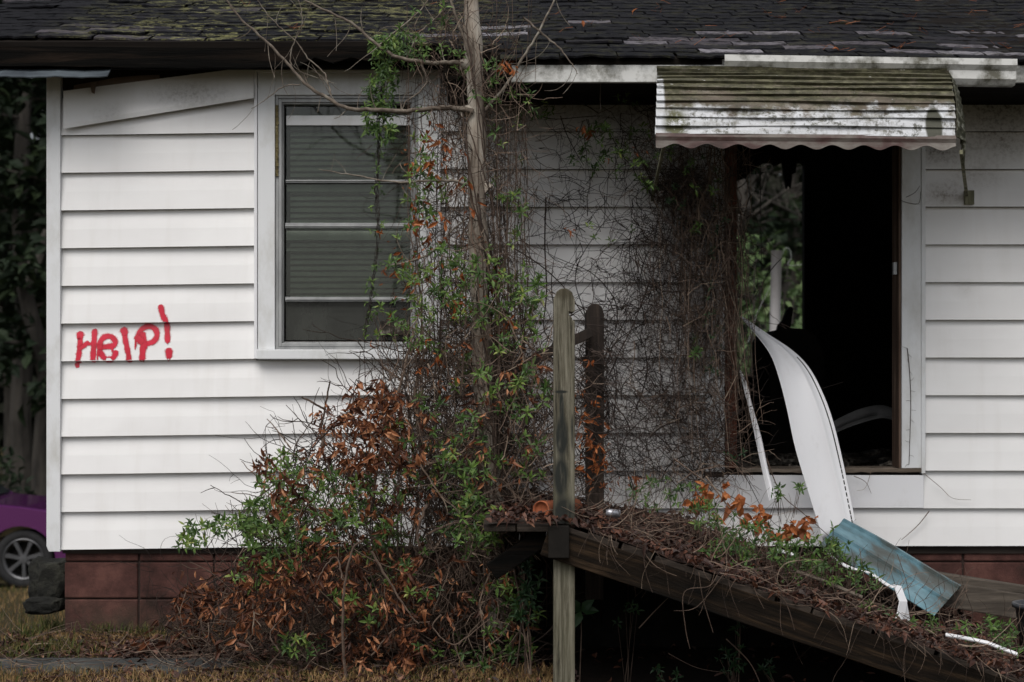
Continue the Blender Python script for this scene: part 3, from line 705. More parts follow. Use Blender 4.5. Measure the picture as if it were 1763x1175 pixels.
# ================================================================== LOOSE PIECES
def ribbon(mb, L, Rr, Ys, thick=.004):
    rows = []
    n = len(L)
    def interp(A, t):
        s_ = t * (len(A) - 1); i = min(int(s_), len(A) - 2); f = s_ - i
        p = [A[max(i - 1, 0)], A[i], A[i + 1], A[min(i + 2, len(A) - 1)]]
        return tuple(.5 * (2 * p[1][c] + (p[2][c] - p[0][c]) * f + (2 * p[0][c] - 5 * p[1][c] + 4 * p[2][c] - p[3][c]) * f * f + (3 * p[1][c] - p[0][c] - 3 * p[2][c] + p[3][c]) * f ** 3) for c in range(len(A[0])))
    for i in range(41):
        t = i / 40; a, b = interp(L, t), interp(Rr, t); y0, y1 = interp(Ys, t)
        p, q_ = P(a[0], a[1], y0), P(b[0], b[1], y1)
        nrm = (q_ - p).cross(Vector((0, .3, -1))).normalized()
        rows.append([p.lerp(q_, u) + nrm * h for u, h in ((0, -.006), (.03, 0), (.4, .004), (.74, .003), (.76, -.005), (.78, .003), (.97, .001), (1, -.006))])
    mb.quadstrip(rows); return rows
mb = MB()
rows = ribbon(mb, [(1274, 546), (1303, 580), (1326, 613), (1341, 655), (1354, 706), (1366, 763), (1381, 816), (1417, 932)],
              [(1277, 545), (1320, 575), (1362, 603), (1392, 633), (1415, 675), (1434, 727), (1453, 805), (1474, 908)],
              [(.02, .03), (-.10, -.02), (-.20, -.1), (-.28, -.2), (-.33, -.27), (-.36, -.31), (-.37, -.33), (-.38, -.36)])
V1 = tag(mb.build('siding_strip', M_VINYLW, None, True, [('SOLIDIFY', dict(thickness=.003))]), 'long white vinyl siding strip curling out of the dark doorway onto the ramp', 'siding strip')
mb = MB()
for i in range(14, 40):
    for f in (.15, .65):
        a, b = rows[i], rows[min(i + 1, 40)]
        p = a[6].lerp(b[6], f); e = (b[6] - a[6]).normalized(); s_ = (a[5] - a[6]).normalized(); nn = s_.cross(e).normalized()
        if nn.y > 0: nn = -nn
        l = min(.011, (b[6] - a[6]).length * .3); o = p + nn * .0025 + s_ * .010
        mb.face([o - e * l - s_ * .003, o + e * l - s_ * .003, o + e * l + s_ * .003, o - e * l + s_ * .003])
mb.build('nail_slot', M_CHAR, V1, mods=[('SOLIDIFY', dict(thickness=.001))])
mb = MB()
ribbon(mb, [(1272, 636), (1279, 665), (1289, 704), (1301, 760), (1313, 817), (1323, 862)], [(1277, 642), (1285, 662), (1294, 699), (1309, 752), (1322, 812), (1335, 858)], [(-.06, -.05), (-.1, -.08), (-.14, -.11), (-.17, -.14), (-.2, -.17), (-.24, -.2)])
tag(mb.build('trim_strip', M_VINYLW, None, False, [('SOLIDIFY', dict(thickness=.004))]), 'narrow white trim strip fallen against the reddish jamb, left of the curled strip', 'trim strip')
# inside the doorway
mb = MB(); ribbon(mb, [(1425, 733), (1455, 716), (1490, 702), (1522, 698), (1552, 709)], [(1425, 752), (1455, 738), (1490, 726), (1522, 720), (1552, 728)], [(.5, .42), (.5, .42), (.5, .42), (.5, .42), (.5, .42)])
tag(mb.build('siding_strip', simple('sooty vinyl', [(0, (.02, .02, .02)), (1, (.10, .10, .10))], 5, rough=.35, spec=.5), None, True, [('SOLIDIFY', dict(thickness=.004))]), 'sooty bent strip arching over the floor just inside the doorway', 'siding strip')
mb = MB(); mb.prism(xz([(1322, 800), (1322, 585), (1330, 570), (1352, 566), (1385, 568), (1400, 580), (1412, 605), (1420, 700), (1420, 800)], 1.6), 1.5, 2.3)
mb.prism(xz([(1334, 575), (1338, 560), (1346, 552), (1352, 536), (1358, 529), (1362, 532), (1360, 548), (1356, 572)], 1.7), 1.62, 1.70)
mb.build('debris', M_CHAR) ; 
deb = bpy.data.objects['debris']; deb.name = 'armchair'; deb['label'] = 'charred armchair shape with a broken board on it inside the dark doorway'; deb['category'] = 'armchair'
# teal panel
mb = MB(); A, B, C, Dd = P(1454, 893, -.50), P(1655, 1006, -.42), P(1612, 1056, -.98), P(1414, 934, -1.02)
nrm = (B - A).cross(Dd - A).normalized()
if nrm.z < 0: nrm = -nrm
rows = []
for i in range(13):
    t = i / 12; a, b = A.lerp(B, t), Dd.lerp(C, t); a.z += .006 * math.sin(t * 5); rag = .02 * math.sin(t * 9) if t < .75 else 0
    rows.append([a.lerp(b, u) + nrm * h for u, h in ((-.03, -.03), (0, 0), (.09, .002), (.10, .016), (.13, .017), (.14, .002), (.48, -.003), (.58, -.001), (.585, .013), (.61, .014), (.62, .0), (.95 + rag * .5, -.004), (1.0 + rag, -.016))])
mb.quadstrip(rows)
tag(mb.build('metal_panel', M_TEAL, None, False, [('SOLIDIFY', dict(thickness=.005))]), 'dirty teal ribbed panel lying tilted across the leaf covered ramp', 'panel')
mb = MB(); ribbon(mb, [(1422, 948), (1440, 962), (1462, 974), (1486, 982), (1500, 985), (1530, 1005), (1541, 1008)], [(1428, 953), (1442, 967), (1462, 979), (1484, 984), (1500, 990), (1530, 1010), (1538, 1011)], [(-1.05, -1.08)] * 7)
tag(mb.build('trim_strip', M_VINYLW, None, False, [('SOLIDIFY', dict(thickness=.004))]), 'thin bright white strip edging the lower side of the teal panel', 'trim strip')
mb = MB(); rows = [[P(a, b, y) for a, b, y in r] for r in (((1538, 1007, -1.2), (1551, 1010, -1.17)), ((1543, 1022, -1.22), (1556, 1024, -1.19)), ((1548, 1036, -1.24), (1561, 1036, -1.2)), ((1545, 1052, -1.25), (1558, 1054, -1.22)), ((1540, 1069, -1.26), (1552, 1068, -1.24)))]
mb.quadstrip(rows); mb.quadstrip([[P(1561, 1034, -1.2), P(1555, 1068, -1.235)], [P(1569, 1080, -1.18), P(1558, 1102, -1.22)]])
tag(mb.build('trim_strip', M_VINYLW, None, False, [('SOLIDIFY', dict(thickness=.004))]), 'short white bent strip standing in the leaves below the teal panel', 'trim strip')
def flatstrip(pts, wd, name, m, label, cat, lift=.02):
    b = MB(); rows = []
    for i, p in enumerate(pts):
        d = (pts[min(i + 1, len(pts) - 1)] - pts[max(i - 1, 0)]).normalized(); s_ = d.cross(Vector((0, -.5, 1))).normalized() * wd * .5; rows.append([p - s_, p + s_])
    b.quadstrip(rows); return tag(b.build(name, m, None, False, [('SOLIDIFY', dict(thickness=.006))]), label, cat)
flatstrip([P(1628, 1092, -1.45), P(1662, 1098, -1.46), P(1700, 1106, -1.46), P(1752, 1126, -1.47)], .022, 'trim_strip', M_VINYLW, 'torn white strip lying on the leaves at the lower end of the ramp', 'trim strip')
flatstrip([P(1366, 981, -1.35), P(1420, 1000, -1.35), P(1485, 1028, -1.36)], .022, 'lath', M_SILL, 'thin grey lath lying in the leaves left of the teal panel', 'lath')
flatstrip([P(1330, 945, -1.1), P(1356, 951, -1.1), P(1374, 957, -1.1)], .02, 'trim_strip', M_VINYLW, 'short white sliver among the green leaves on the upper ramp', 'trim strip')
flatstrip([P(990, 852, -.5), P(1030, 860, -.5)], .02, 'trim_strip', M_VINYLW, 'pale sliver on the landing beside the dark rear post', 'trim strip')
mb = MB(); mb.beam(P(1560, 984, -.28), P(1800, 1022, -.28), .12, .045); mb.beam(P(1610, 1020, -.36), P(1800, 1052, -.36), .05, .13)
tag(mb.build('plank', wood('grey plank', (.03, .025, .02), (.075, .062, .05), (.15, .125, .10), 22, 0), None, False, BEV(.006)), 'weathered grey plank lying along the foundation right of the teal panel', 'plank')
# orange pipe end
mb = MB(); c0, c1 = P(931, 878, -1.62), P(990, 873, -1.30); n = 26
ax = (c1 - c0).normalized(); u = ax.cross(Vector((0, 0, 1))).normalized(); v = u.cross(ax)
def circ(c, r): return [c + u * (r * math.cos(6.2832 * k / n)) + v * (r * math.sin(6.2832 * k / n)) for k in range(n)]
r0 = .040; mb.quadstrip([circ(c0 + ax * .012, .001), circ(c0 + ax * .012, r0 * .82), circ(c0 + ax * .001, r0 * .86), circ(c0, r0 * .97), circ(c0 + ax * .004, r0), circ(c0 + ax * .03, r0), circ(c0 + ax * .032, r0 * .96), circ(c1, r0 * .96), circ(c1, .001)], 0, True)
tag(mb.build('clay_pipe', M_CLAY, None, True), 'rust orange capped pipe end lying on the landing behind the tall front post', 'pipe')
# glass jar glint
mb = MB(); c = P(1056, 884, -1.2); ax2 = Vector((1, .1, -.1)).normalized(); u = ax2.cross(Vector((0, 0, 1))).normalized(); v = u.cross(ax2)
mb.quadstrip([circ(c - ax2 * .035, .001), circ(c - ax2 * .035, .014), circ(c - ax2 * .02, .019), circ(c + ax2 * .03, .019), circ(c + ax2 * .034, .001)], 0, True)
tag(mb.build('tin_can', simple('scuffed tin', [(0, (.2, .2, .22)), (1, (.6, .6, .64))], 40, rough=.35, metal=.6), None, True), 'small silvery can half sunk in the leaves on the ramp', 'can')
# stones beside the corner
def rock(name, c, s_, seed, label, m=None):
    bm = bmesh.new(); bmesh.ops.create_icosphere(bm, subdivisions=3, radius=1)
    rr = random.Random(seed); ph = [rr.uniform(0, 6) for _ in range(6)]
    for vv in bm.verts:
        p = vv.co; k = 1 + .14 * math.sin(p.x * 3 + ph[0]) * math.sin(p.y * 3.3 + ph[1]) + .08 * math.sin(p.z * 7 + ph[2]) * math.sin(p.x * 6 + ph[3])
        q = Vector([math.copysign(abs(t) ** .62, t) for t in p]) * k
        vv.co = Vector((q.x * s_[0], q.y * s_[1], q.z * s_[2]))
    me = bpy.data.meshes.new(name); bm.to_mesh(me); bm.free(); me.materials.append(m or M_STONE)
    o = bpy.data.objects.new(name, me); COL.objects.link(o); o.location = c; return tag(o, label, 'stone')
rock('stone', P(92, 998, .35), (.12, .1, .125), 1, 'dark mossy block leaning against the house corner, upper of two', )
rock('stone', P(78, 1042, .25), (.11, .1, .045), 2, 'low flat dark stone on the grass at the house corner')
# bucket lower right
mb = MB(); c = P(1800, 1100, -1.0); n = 28
def cz(r, z): return [Vector((c.x + r * math.cos(6.2832 * k / n), c.y + r * math.sin(6.2832 * k / n), c.z + z)) for k in range(n)]
mb.quadstrip([cz(.001, -.17), cz(.10, -.17), cz(.12, .0), cz(.14, .15), cz(.155, .15), cz(.155, .17), cz(.135, .17), cz(.11, -.16), cz(.001, -.16)], 0, True)
tag(mb.build('bucket', M_BUCKET, None, True), 'dark grey plastic bucket at the right edge of the ramp foot', 'bucket')

# ================================================================== VEGETATION
random.seed(21)
def smooth(pts, m=6):
    out = []
    for i in range(len(pts) - 1):
        p0, p1, p2, p3 = pts[max(i - 1, 0)], pts[i], pts[i + 1], pts[min(i + 2, len(pts) - 1)]
        for j in range(m):
            t = j / m; out.append(.5 * (2 * p1 + (p2 - p0) * t + (2 * p0 - 5 * p1 + 4 * p2 - p3) * t * t + (3 * p1 - p0 - 3 * p2 + p3) * t ** 3))
    out.append(pts[-1]); return out
def pp(lst, Y): return [P(a, b, Y if len(c) == 0 else c[0]) for a, b, *c in lst]
def wiggle(p, q, n, amp, drift=1.0):
    d = q - p; L = d.length; out = []; ph = [U(0, 6.28) for _ in range(6)]; fr = [U(.5, 1.3), U(1.5, 3.2), U(.5, 1.4), U(1.5, 3), U(.6, 1.6), U(2, 3)]
    for i in range(n + 1):
        t = i / n; e = math.sin(math.pi * min(1, t * 1.2 + .08))
        out.append(p + d * t + Vector((amp * (math.sin(fr[0] * 6.28 * t + ph[0]) + .5 * math.sin(fr[1] * 6.28 * t + ph[1])) * e, .5 * amp * (math.sin(fr[2] * 6.28 * t + ph[2])) * e, amp * (.6 * math.sin(fr[4] * 6.28 * t + ph[4]) + .4 * math.sin(fr[5] * 6.28 * t + ph[5])) * e)))
    return out
def walk(p, ang, n, st, turn, ybias=0, grav=0):          # curling twig; returns points
    out = [p.copy()]; k = U(-turn, turn)
    for i in range(n):
        k = k * .85 + U(-turn, turn) * .45; ang += k
        ang += grav * math.sin(-math.pi / 2 - ang) 
        p = p + Vector((math.cos(ang) * st, U(-.35, .35) * st + ybias * st, math.sin(ang) * st)); out.append(p)
    return out
def branchy(mb, p, ang, n, st, r, a, ymax=-.026, forks=3):   # kinked twig with side shoots
    pts = [p.copy()]
    for i in range(n):
        ang += random.gauss(0, .16) + (random.choice((-1, 1)) * U(.35, .8) if random.random() < .16 else 0)
        l = st * U(.6, 1.5); p = p + Vector((math.cos(ang) * l, U(-.3, .3) * l, math.sin(ang) * l)); p.y = min(p.y, ymax); pts.append(p)
    mb.tube(pts, r, r * .45, 3, a)
    for k in range(random.randint(1, forks)):
        i = random.randint(0, len(pts) - 2); q = pts[i].copy(); b = ang + random.choice((-1, 1)) * U(.5, 1.3); o = [q]
        for j in range(random.randint(2, max(3, n // 2))):
            b += random.gauss(0, .2); l = st * U(.5, 1.2); q = q + Vector((math.cos(b) * l, U(-.3, .3) * l, math.sin(b) * l)); q.y = min(q.y, ymax); o.append(q)
        mb.tube(o, r * .75, r * .35, 3, a)
def rv(): return Vector((U(-1, 1), U(-1, 1), U(-1, 1)))
def rosette(mb, p, n, L, tone=None, up=.35, spread=1.0):
    for i in range(n):
        a = 6.2832 * i / n + U(-.5, .5); d = Vector((math.cos(a) * spread, -abs(U(0, .8)) + U(-.2, .4), math.sin(a) * spread + up))
        mb.leaf(p + rv() * .006, d, Vector((0, -.7, .7)) + rv() * .5, L * U(.6, 1.2), L * U(.26, .36), U(.1, .35), U(-.05, .3), U(0, 1) if tone is None else clamp(tone + U(-.3, .3)))
def droop(mb, p, n, L, tone=None, wr=1.0):
    for i in range(n):
        d = Vector((U(-.8, .8), U(-.6, .3), -1 + U(-.1, 1.0)))
        l = L * U(.5, 1.3)
        mb.leaf(p + rv() * .02, d, Vector((U(-1, 1), -1, U(-.6, .8))), l, l * U(.20, .38) * wr, U(.25, .9) / wr, random.choice((U(-.3, .3), U(.3, 1.1), U(-.9, -.2))), U(0, 1) ** 1.3 if tone is None else clamp(tone + U(-.5, .35)))
def inpoly(x, y, pg):
    c = False; n = len(pg); j = n - 1
    for i in range(n):
        if (pg[i][1] > y) != (pg[j][1] > y) and x < (pg[j][0] - pg[i][0]) * (y - pg[i][1]) / (pg[j][1] - pg[i][1]) + pg[i][0]: c = not c
        j = i
    return c
def samp(pg):
    x0, x1 = min(p[0] for p in pg), max(p[0] for p in pg); y0, y1 = min(p[1] for p in pg), max(p[1] for p in pg)
    while True:
        x, y = U(x0, x1), U(y0, y1)
        if inpoly(x, y, pg): return x, y
def ell(cx, cy, rx, ry):
    a, r = U(0, 6.2832), math.sqrt(U(0, 1)); return cx + rx * r * math.cos(a), cy + ry * r * math.sin(a)

# ---- the tree against the wall
YT = -.78
TREE = thing('tree', P(852, 1070, YT) , 'slender grey tree wrapped in vines in front of the window and wall', 'tree')
tr = smooth(pp([(858, 1090), (853, 980), (846, 860), (838, 740), (831, 620), (826, 500), (823, 400), (822, 300), (820, 200), (816, 100), (811, 0), (806, -110), (800, -240)], YT), 5)
mb = MB(); mb.tube(tr, .058, .036, 12, .5, True, lambda t: 1 + .09 * math.sin(t * 43) + .07 * math.sin(t * 91) + .05 * math.sin(t * 157))
for (a, b) in ((812, 190), (810, 110), (830, 318)):
    c = P(a, b, YT); mb.tube([c + Vector((-.05, -.01, -.01)), c + Vector((0, 0, 0)), c + Vector((.03, 0, -.03))], .026, .04, 8, .5)
mb.build('trunk', M_BARK, TREE, True)
def limb(pts, Y, r0, r1, n=7, name='branch', sub=True):
    s_ = smooth(pp(pts, Y), 5); r0 *= .95; r1 *= .85
    for p in s_[1:-1]: p += rv() * .003
    b = MB(); b.tube(s_, r0, r1, n, U(.2, .9))
    if sub:
        for i in range(3, len(s_) - 1, 4):
            if random.random() < .6: b.tube(walk(s_[i], random.choice((U(.9, 2.4), U(-2.4, -.9))), random.randint(3, 8), .03, .25), r1 * .8, .0012, 4, U(0, 1))
    b.build(name, M_BRANCH, TREE, True)
limb([(815, 192), (775, 186), (740, 188), (690, 192), (640, 189), (600, 187), (560, 168), (530, 148), (505, 122), (475, 88), (440, 55), (410, 28), (385, -10), (365, -60)], YT - .05, .0145, .004)
limb([(812, 112), (780, 108), (740, 108), (700, 103), (670, 92), (640, 70), (610, 44), (575, 25), (540, 8), (510, -8), (470, -40)], YT - .02, .013, .004)
limb([(818, 322), (780, 312), (730, 312), (690, 314), (650, 310), (610, 302), (575, 297), (549, 292)], YT - .1, .008, .0022)
limb([(815, 125), (800, 70), (785, 30), (772, -10), (760, -60)], YT - .08, .010, .005)
limb([(835, 190), (870, 150), (900, 100), (925, 60), (945, 20), (962, -20), (975, -70)], YT - .05, .009, .004)
limb([(900, 30), (935, 60), (965, 85), (985, 112), (995, 128)], YT - .15, .006, .002)
limb([(910, 140), (950, 128), (990, 124), (1010, 112), (1030, 110), (1055, 107)], YT + .1, .006, .002)
limb([(570, 165), (566, 148), (560, 130), (550, 118), (530, 100), (510, 72), (480, 45), (460, 25), (440, -5)], YT - .02, .005, .002)
limb([(503, 120), (500, 100), (506, 75), (518, 50), (520, 25), (510, -10)], YT - .03, .004, .002)
limb([(517, 146), (495, 147), (478, 155), (460, 170), (446, 180), (433, 188)], YT - .04, .0035, .0015)
limb([(600, 187), (585, 200), (575, 205)], YT - .04, .003, .0015, sub=False)
limb([(650, 80), (700, 40), (730, 10), (745, -20)], YT, .005, .003)
limb([(700, 100), (720, 60), (740, 40), (770, 10)], YT + .1, .005, .003)
limb([(725, 108), (735, 140), (720, 160), (700, 175), (690, 195)], YT + .05, .006, .003)
limb([(665, 460), (735, 440), (775, 400), (806, 375)], YT - .02, .007, .004)

def vine(name, loc, label, cat='vine'): return thing(name, loc, label, cat)
# ---- vines on the trunk
VT = vine('climbing_vine', P(840, 1080, YT - .05), 'brown twining vine with bright green and rusty leaves covering the tree trunk')
st, gl, dl = MB(), MB(), MB()
def at_trunk(py): 
    return (850 - (1000 - py) * .036 if py < 1000 else 852)
for i in range(17):
    py0, py1 = U(900, 1080), U(-80, 420) if i < 9 else U(420, 700); ph = U(0, 6.28); k = U(.6, 2.4); off = U(-14, 20); am = U(8, 26)
    pts = []; n = int((py0 - py1) / 22)
    for j in range(n + 1):
        py = py0 + (py1 - py0) * j / n; a = ph + k * 6.28 * j / n
        pts.append(P(at_trunk(py) + off * .6 + am * math.sin(a), py, YT - .05 + .07 * math.cos(a)) + rv() * .008)
    st.tube(pts, U(.003, .008), U(.0018, .004), 5, U(0, .85))
for i in range(34):                                      # loose strands beside the trunk
    sx = random.choice((U(700, 800), U(840, 900), U(840, 905))); pts = []; py = U(600, 1000); ex = sx + U(-35, 35); e = U(-40, 350); n = 26
    p, q_ = P(sx, py, YT + U(-.15, .3)), P(ex, e, YT + U(-.15, .3)); st.tube(wiggle(p, q_, n, U(.01, .045)), U(.002, .005), .0014, 4, U(0, .9))
for i in range(420):                                     # fuzz of small twigs along the trunk
    py = U(-20, 980); p = P(at_trunk(py) + random.gauss(4, 34), py, YT + U(-.12, .2)); st.tube(walk(p, U(0, 6.28), random.randint(4, 11), .022, .5), U(.0012, .0024), .0008, 3, U(0, 1))
for i in range(650):
    x, y = samp([(700, 60), (900, 60), (905, 300), (930, 620), (690, 620), (715, 300)]); x = (x + at_trunk(y)) / 2 if random.random() < .35 else x
    p = P(x, y, YT + U(-.15, .45)); branchy(st, p, random.choice((U(0, 6.28), U(1.1, 2.0), U(-2, -1.1))), random.randint(5, 13), .026, U(.0014, .003), U(0, 1))
for cx, cy, rx, ry, n in ((735, 330, 40, 60, 34), (760, 480, 70, 60, 66), (830, 500, 70, 60, 80), (900, 500, 36, 40, 26), (740, 560, 60, 50, 30), (880, 560, 60, 50, 32), (725, 280, 16, 100, 12), (700, 440, 35, 60, 14),
                         (830, 130, 40, 30, 12), (880, 350, 25, 30, 10), (870, 180, 60, 60, 14), (760, 120, 50, 40, 9), (850, 300, 50, 200, 14), (690, 560, 55, 45, 14), (900, 620, 45, 60, 14), (730, 30, 50, 40, 9)):
    for i in range(int(n * .95)):
        x, y = ell(cx, cy, rx, ry); p = P(x, y, YT + U(-.22, .12)); rosette(gl, p, random.randint(4, 7), U(.028, .046), U(.15, .8)); st.tube([p, p + rv() * .03 + Vector((0, .02, -.05))], .0015, .0015, 3, U(.3, .9))
for cx, cy, rx, ry, n in ((745, 270, 25, 60, 20), (735, 420, 35, 90, 20), (790, 290, 30, 40, 8), (690, 500, 35, 70, 11), (760, 560, 60, 60, 15), (850, 530, 50, 60, 10), (715, 330, 20, 60, 9), (880, 110, 18, 12, 8), (820, 430, 40, 120, 12), (760, 640, 60, 50, 12)):
    for i in range(n):
        x, y = ell(cx, cy, rx, ry); droop(dl, P(x, y, YT + U(-.2, .1)), random.randint(1, 3), U(.035, .055))
st.build('stem', M_STEM, VT); gl.build('foliage', M_GREEN, VT); dl.build('dead_foliage', M_DEADO, VT)

# ---- strand hanging over the window
VW = vine('hanging_vine', P(655, 60, YT), 'green leafy vine strand hanging from the branch across the window glass')
st, gl, dl = MB(), MB(), MB()
main = smooth(pp([(668, 70), (662, 120), (655, 170), (652, 220), (651, 270), (648, 330), (650, 390), (647, 450), (640, 500), (634, 545), (628, 575)], -.70), 6)
for k in range(4): st.tube([p + rv() * .006 + Vector((.006 * math.sin(i * .8 + k * 2), 0, 0)) for i, p in enumerate(main)], .0028, .0012, 4, U(0, .4))
for i, p in enumerate(main):
    f = i / len(main); n = 6 if f < .34 else (1 if random.random() < .55 else 0)
    for _ in range(n):
        x = U(-.07, .07) if f < .34 else U(-.03, .03); q_ = p + Vector((x, U(-.06, .04), U(-.03, .03))); rosette(gl, q_, random.randint(4, 7), U(.03, .045) if f < .34 else U(.02, .032), U(.1, .75), 0 if f < .34 else .2); st.tube([p, q_], .001, .001, 3, .5)
for i in range(46): x, y = ell(685, 85, 50, 28); rosette(gl, P(x, y, -.72 + U(-.1, .1)), 5, U(.03, .045), U(.2, .7), 0)
for i in range(26):
    j = random.randint(8, len(main) - 1); st.tube(walk(main[j], U(0, 6.28), random.randint(4, 10), .02, .4), .0012, .0008, 3, U(0, .8))
for (a, b) in ((640, 585), (652, 470), (690, 260), (663, 400), (676, 420), (640, 395)): droop(dl, P(a, b, -.68), 2, .035)
for pts in ([(705, 200), (702, 260), (696, 330), (680, 380), (655, 420)], [(640, 250), (628, 262), (615, 272), (618, 282)], [(705, 170), (700, 230), (708, 300), (712, 380)]): st.tube(smooth(pp(pts, -.7)), .002, .001, 4, .8)
st.build('stem', M_STEMD, VW); gl.build('foliage', M_GREEN, VW); dl.build('dead_foliage', M_DEADO, VW)

# ---- twig net on the wall between tree and doorway
VN = vine('climbing_vine', P(1000, 860, -.12), 'fine leafless vine net spread over the siding between the tree and the doorway')
st, gl, dl = MB(), MB(), MB()
def dens(x, y):
    d = .30 + .62 * clamp((x - 960) / 190)
    if y < 260: d *= .75
    if x > 1250: d *= .5
    return d
cnt = 0
while cnt < 1050:
    x, y = U(745, 1262), U(165, 850)
    if random.random() > dens(x, y): continue
    cnt += 1; p = P(x, y, U(-.22, -.035)); ang = U(0, 6.28)
    branchy(st, p, ang, random.randint(5, 13), .026, U(.0014, .003), U(0, 1) ** 1.1)
for i in range(46):
    p = P(U(860, 1260), U(560, 860), U(-.3, -.06)); st.tube(walk(p, U(.9, 2.3), random.randint(14, 34), .03, .2, 0, -.03), U(.0022, .0042), .0012, 4, U(0, .7))
for i in range(520):
    x, y = samp([(1030, 520), (1110, 430), (1150, 300), (1260, 300), (1270, 830), (1050, 830), (1040, 640)]); p = P(x, y, U(-.3, -.035)); branchy(st, p, U(0, 6.28), random.randint(4, 11), .024, U(.0013, .0026), U(.1, 1))
for pts, r in (([(940, 340), (938, 420), (941, 500), (936, 560), (943, 580), (955, 590)], .0045), ([(870, 420), (905, 440), (940, 465), (975, 500), (1015, 560), (1040, 610)], .004), ([(1090, 245), (1130, 330), (1160, 390), (1210, 430)], .004), ([(1120, 480), (1090, 560), (1060, 620), (1035, 690)], .004),
               ([(880, 190), (920, 185), (960, 172), (1000, 178), (1030, 195)], .004), ([(965, 200), (975, 230), (990, 260), (1005, 285)], .003), ([(865, 160), (905, 190), (950, 205), (1000, 202), (1030, 200)], .003), ([(1070, 690), (1072, 665), (1090, 645), (1120, 630), (1160, 600)], .003)):
    st.tube(smooth(pp(pts, -.25)), r, r * .6, 5, U(.1, .6))
for cx, cy, rx, ry, n in ((1040, 255, 70, 45, 30), (920, 180, 40, 30, 12), (1090, 170, 30, 60, 9), (1120, 250, 50, 40, 12), (1110, 320, 20, 20, 6), (1195, 390, 25, 15, 6), (1060, 400, 60, 30, 4), (1200, 580, 30, 40, 7), (1060, 280, 40, 30, 10), (1200, 310, 40, 40, 8)):
    for i in range(n): x, y = ell(cx, cy, rx, ry); rosette(gl, P(x, y, U(-.5, -.1)), random.randint(4, 6), U(.025, .042), U(.1, .8))
for cx, cy, rx, ry, n in ((1010, 225, 14, 8, 5), (1050, 265, 20, 14, 3), (975, 395, 8, 12, 3), (1010, 660, 25, 40, 6), (1005, 790, 30, 40, 10), (1080, 810, 60, 40, 10), (1100, 250, 20, 12, 3), (1020, 720, 25, 60, 8)):
    for i in range(n): x, y = ell(cx, cy, rx, ry); droop(dl, P(x, y, U(-.6, -.1)), random.randint(1, 3), U(.03, .05))
for i in range(16):
    ph = U(0, 6.28); y0, y1 = U(560, 860), U(540, 640); st.tube([P(1024 + 24 * math.sin(ph + j * U(.6, .66)) + U(-3, 3), y0 + (y1 - y0) * j / 14, -.70 + .06 * math.cos(ph + j * .6)) for j in range(15)], U(.002, .004), .0014, 4, U(0, .9))
for i in range(70): x, y = random.choice((ell(1012, 720, 22, 110), ell(1030, 780, 24, 70))); droop(dl, P(x, y, U(-.9, -.72)), random.randint(1, 2), U(.035, .055))
for i in range(260): x, y = ell(1024, 720, 44, 130); st.tube(walk(P(x, y, U(-.85, -.55)), U(0, 6.28), random.randint(5, 14), .02, .4), U(.0011, .002), .0008, 3, U(0, 1))
st.build('stem', M_STEMD, VN); gl.build('foliage', M_GREEN, VN); dl.build('dead_foliage', M_DEADO, VN)

# ---- thick curtain beside the doorway
VC = vine('climbing_vine', P(1235, 850, -.2), 'thick brown vine curtain hanging over the trim left of the doorway')
st, gl = MB(), MB()
for i in range(140):
    c = random.choice((1165, 1180, 1195, 1235, 1250, 1250, 1262)); x = random.gauss(c, 15); y0 = U(210, 480); y1 = y0 + U(120, 420); y1 = min(y1, 850)
    ex = x + U(-18, 22) + max(0, (y1 - 640)) * .12; Y0, Y1 = U(-.28, -.05), U(-.34, -.05)
    st.tube(wiggle(P(x, y0, Y0), P(ex + U(-25, 25), y1, Y1), 18, U(.012, .06)), U(.0016, .0036), .001, 3, U(.2, 1))
for i in range(560):
    x = random.choice((random.gauss(1165, 40), random.gauss(1238, 14), random.gauss(1215, 34))); y = U(190, 835); p = P(x + max(0, y - 700) * .12, y, U(-.34, -.05)); branchy(st, p, U(0, 6.28), random.randint(4, 10), .024, U(.0013, .0026), U(.1, 1))
for i in range(160):
    x, y = ell(1165, 320, 34, 32); st.tube(walk(P(x, y, U(-.25, -.04)), U(0, 6.28), 10, .016, .8), .002, .001, 3, U(0, .25))
for cx, cy, rx, ry, n in ((1235, 500, 20, 120, 10), (1165, 340, 20, 30, 6), (1220, 600, 30, 60, 6), (1265, 780, 20, 20, 3), (1245, 330, 20, 60, 4)):
    for i in range(n): x, y = ell(cx, cy, rx, ry); rosette(gl, P(x, y, U(-.35, -.2)), 5, U(.022, .036), U(0, .6))
st.build('stem', M_STEM, VC); gl.build('foliage', M_GREEND, VC)

# ---- vine inside the doorway
VD = vine('hanging_vine', P(1290, 290, .2), 'thin dark vine dangling inside the left of the doorway opening')
st, gl = MB(), MB()
for pts in ([(1262, 330), (1280, 318), (1292, 300), (1305, 285), (1318, 272)], [(1280, 300), (1288, 320), (1292, 345), (1298, 375), (1297, 395), (1288, 405)], [(1310, 268), (1309, 320), (1310, 380), (1311, 440), (1310, 470)], [(1275, 345), (1276, 400), (1275, 460), (1274, 540)], [(1290, 340), (1280, 375), (1272, 400)], [(1268, 395), (1295, 370), (1310, 395), (1325, 420), (1335, 428)], [(1346, 445), (1330, 462), (1312, 490), (1300, 510), (1285, 530), (1268, 533), (1252, 522)], [(1275, 430), (1290, 445), (1303, 455)]):
    st.tube(smooth(pp(pts, .12)), .0024, .0014, 4, U(0, .3))
for a, b in ((1308, 300), (1300, 300), (1304, 328), (1305, 325), (1310, 405), (1305, 380), (1304, 425), (1303, 430), (1306, 452), (1304, 490), (1297, 505), (1303, 495), (1285, 528), (1272, 380), (1278, 420)): rosette(gl, P(a, b, .12), 4, U(.022, .034), U(0, .4))
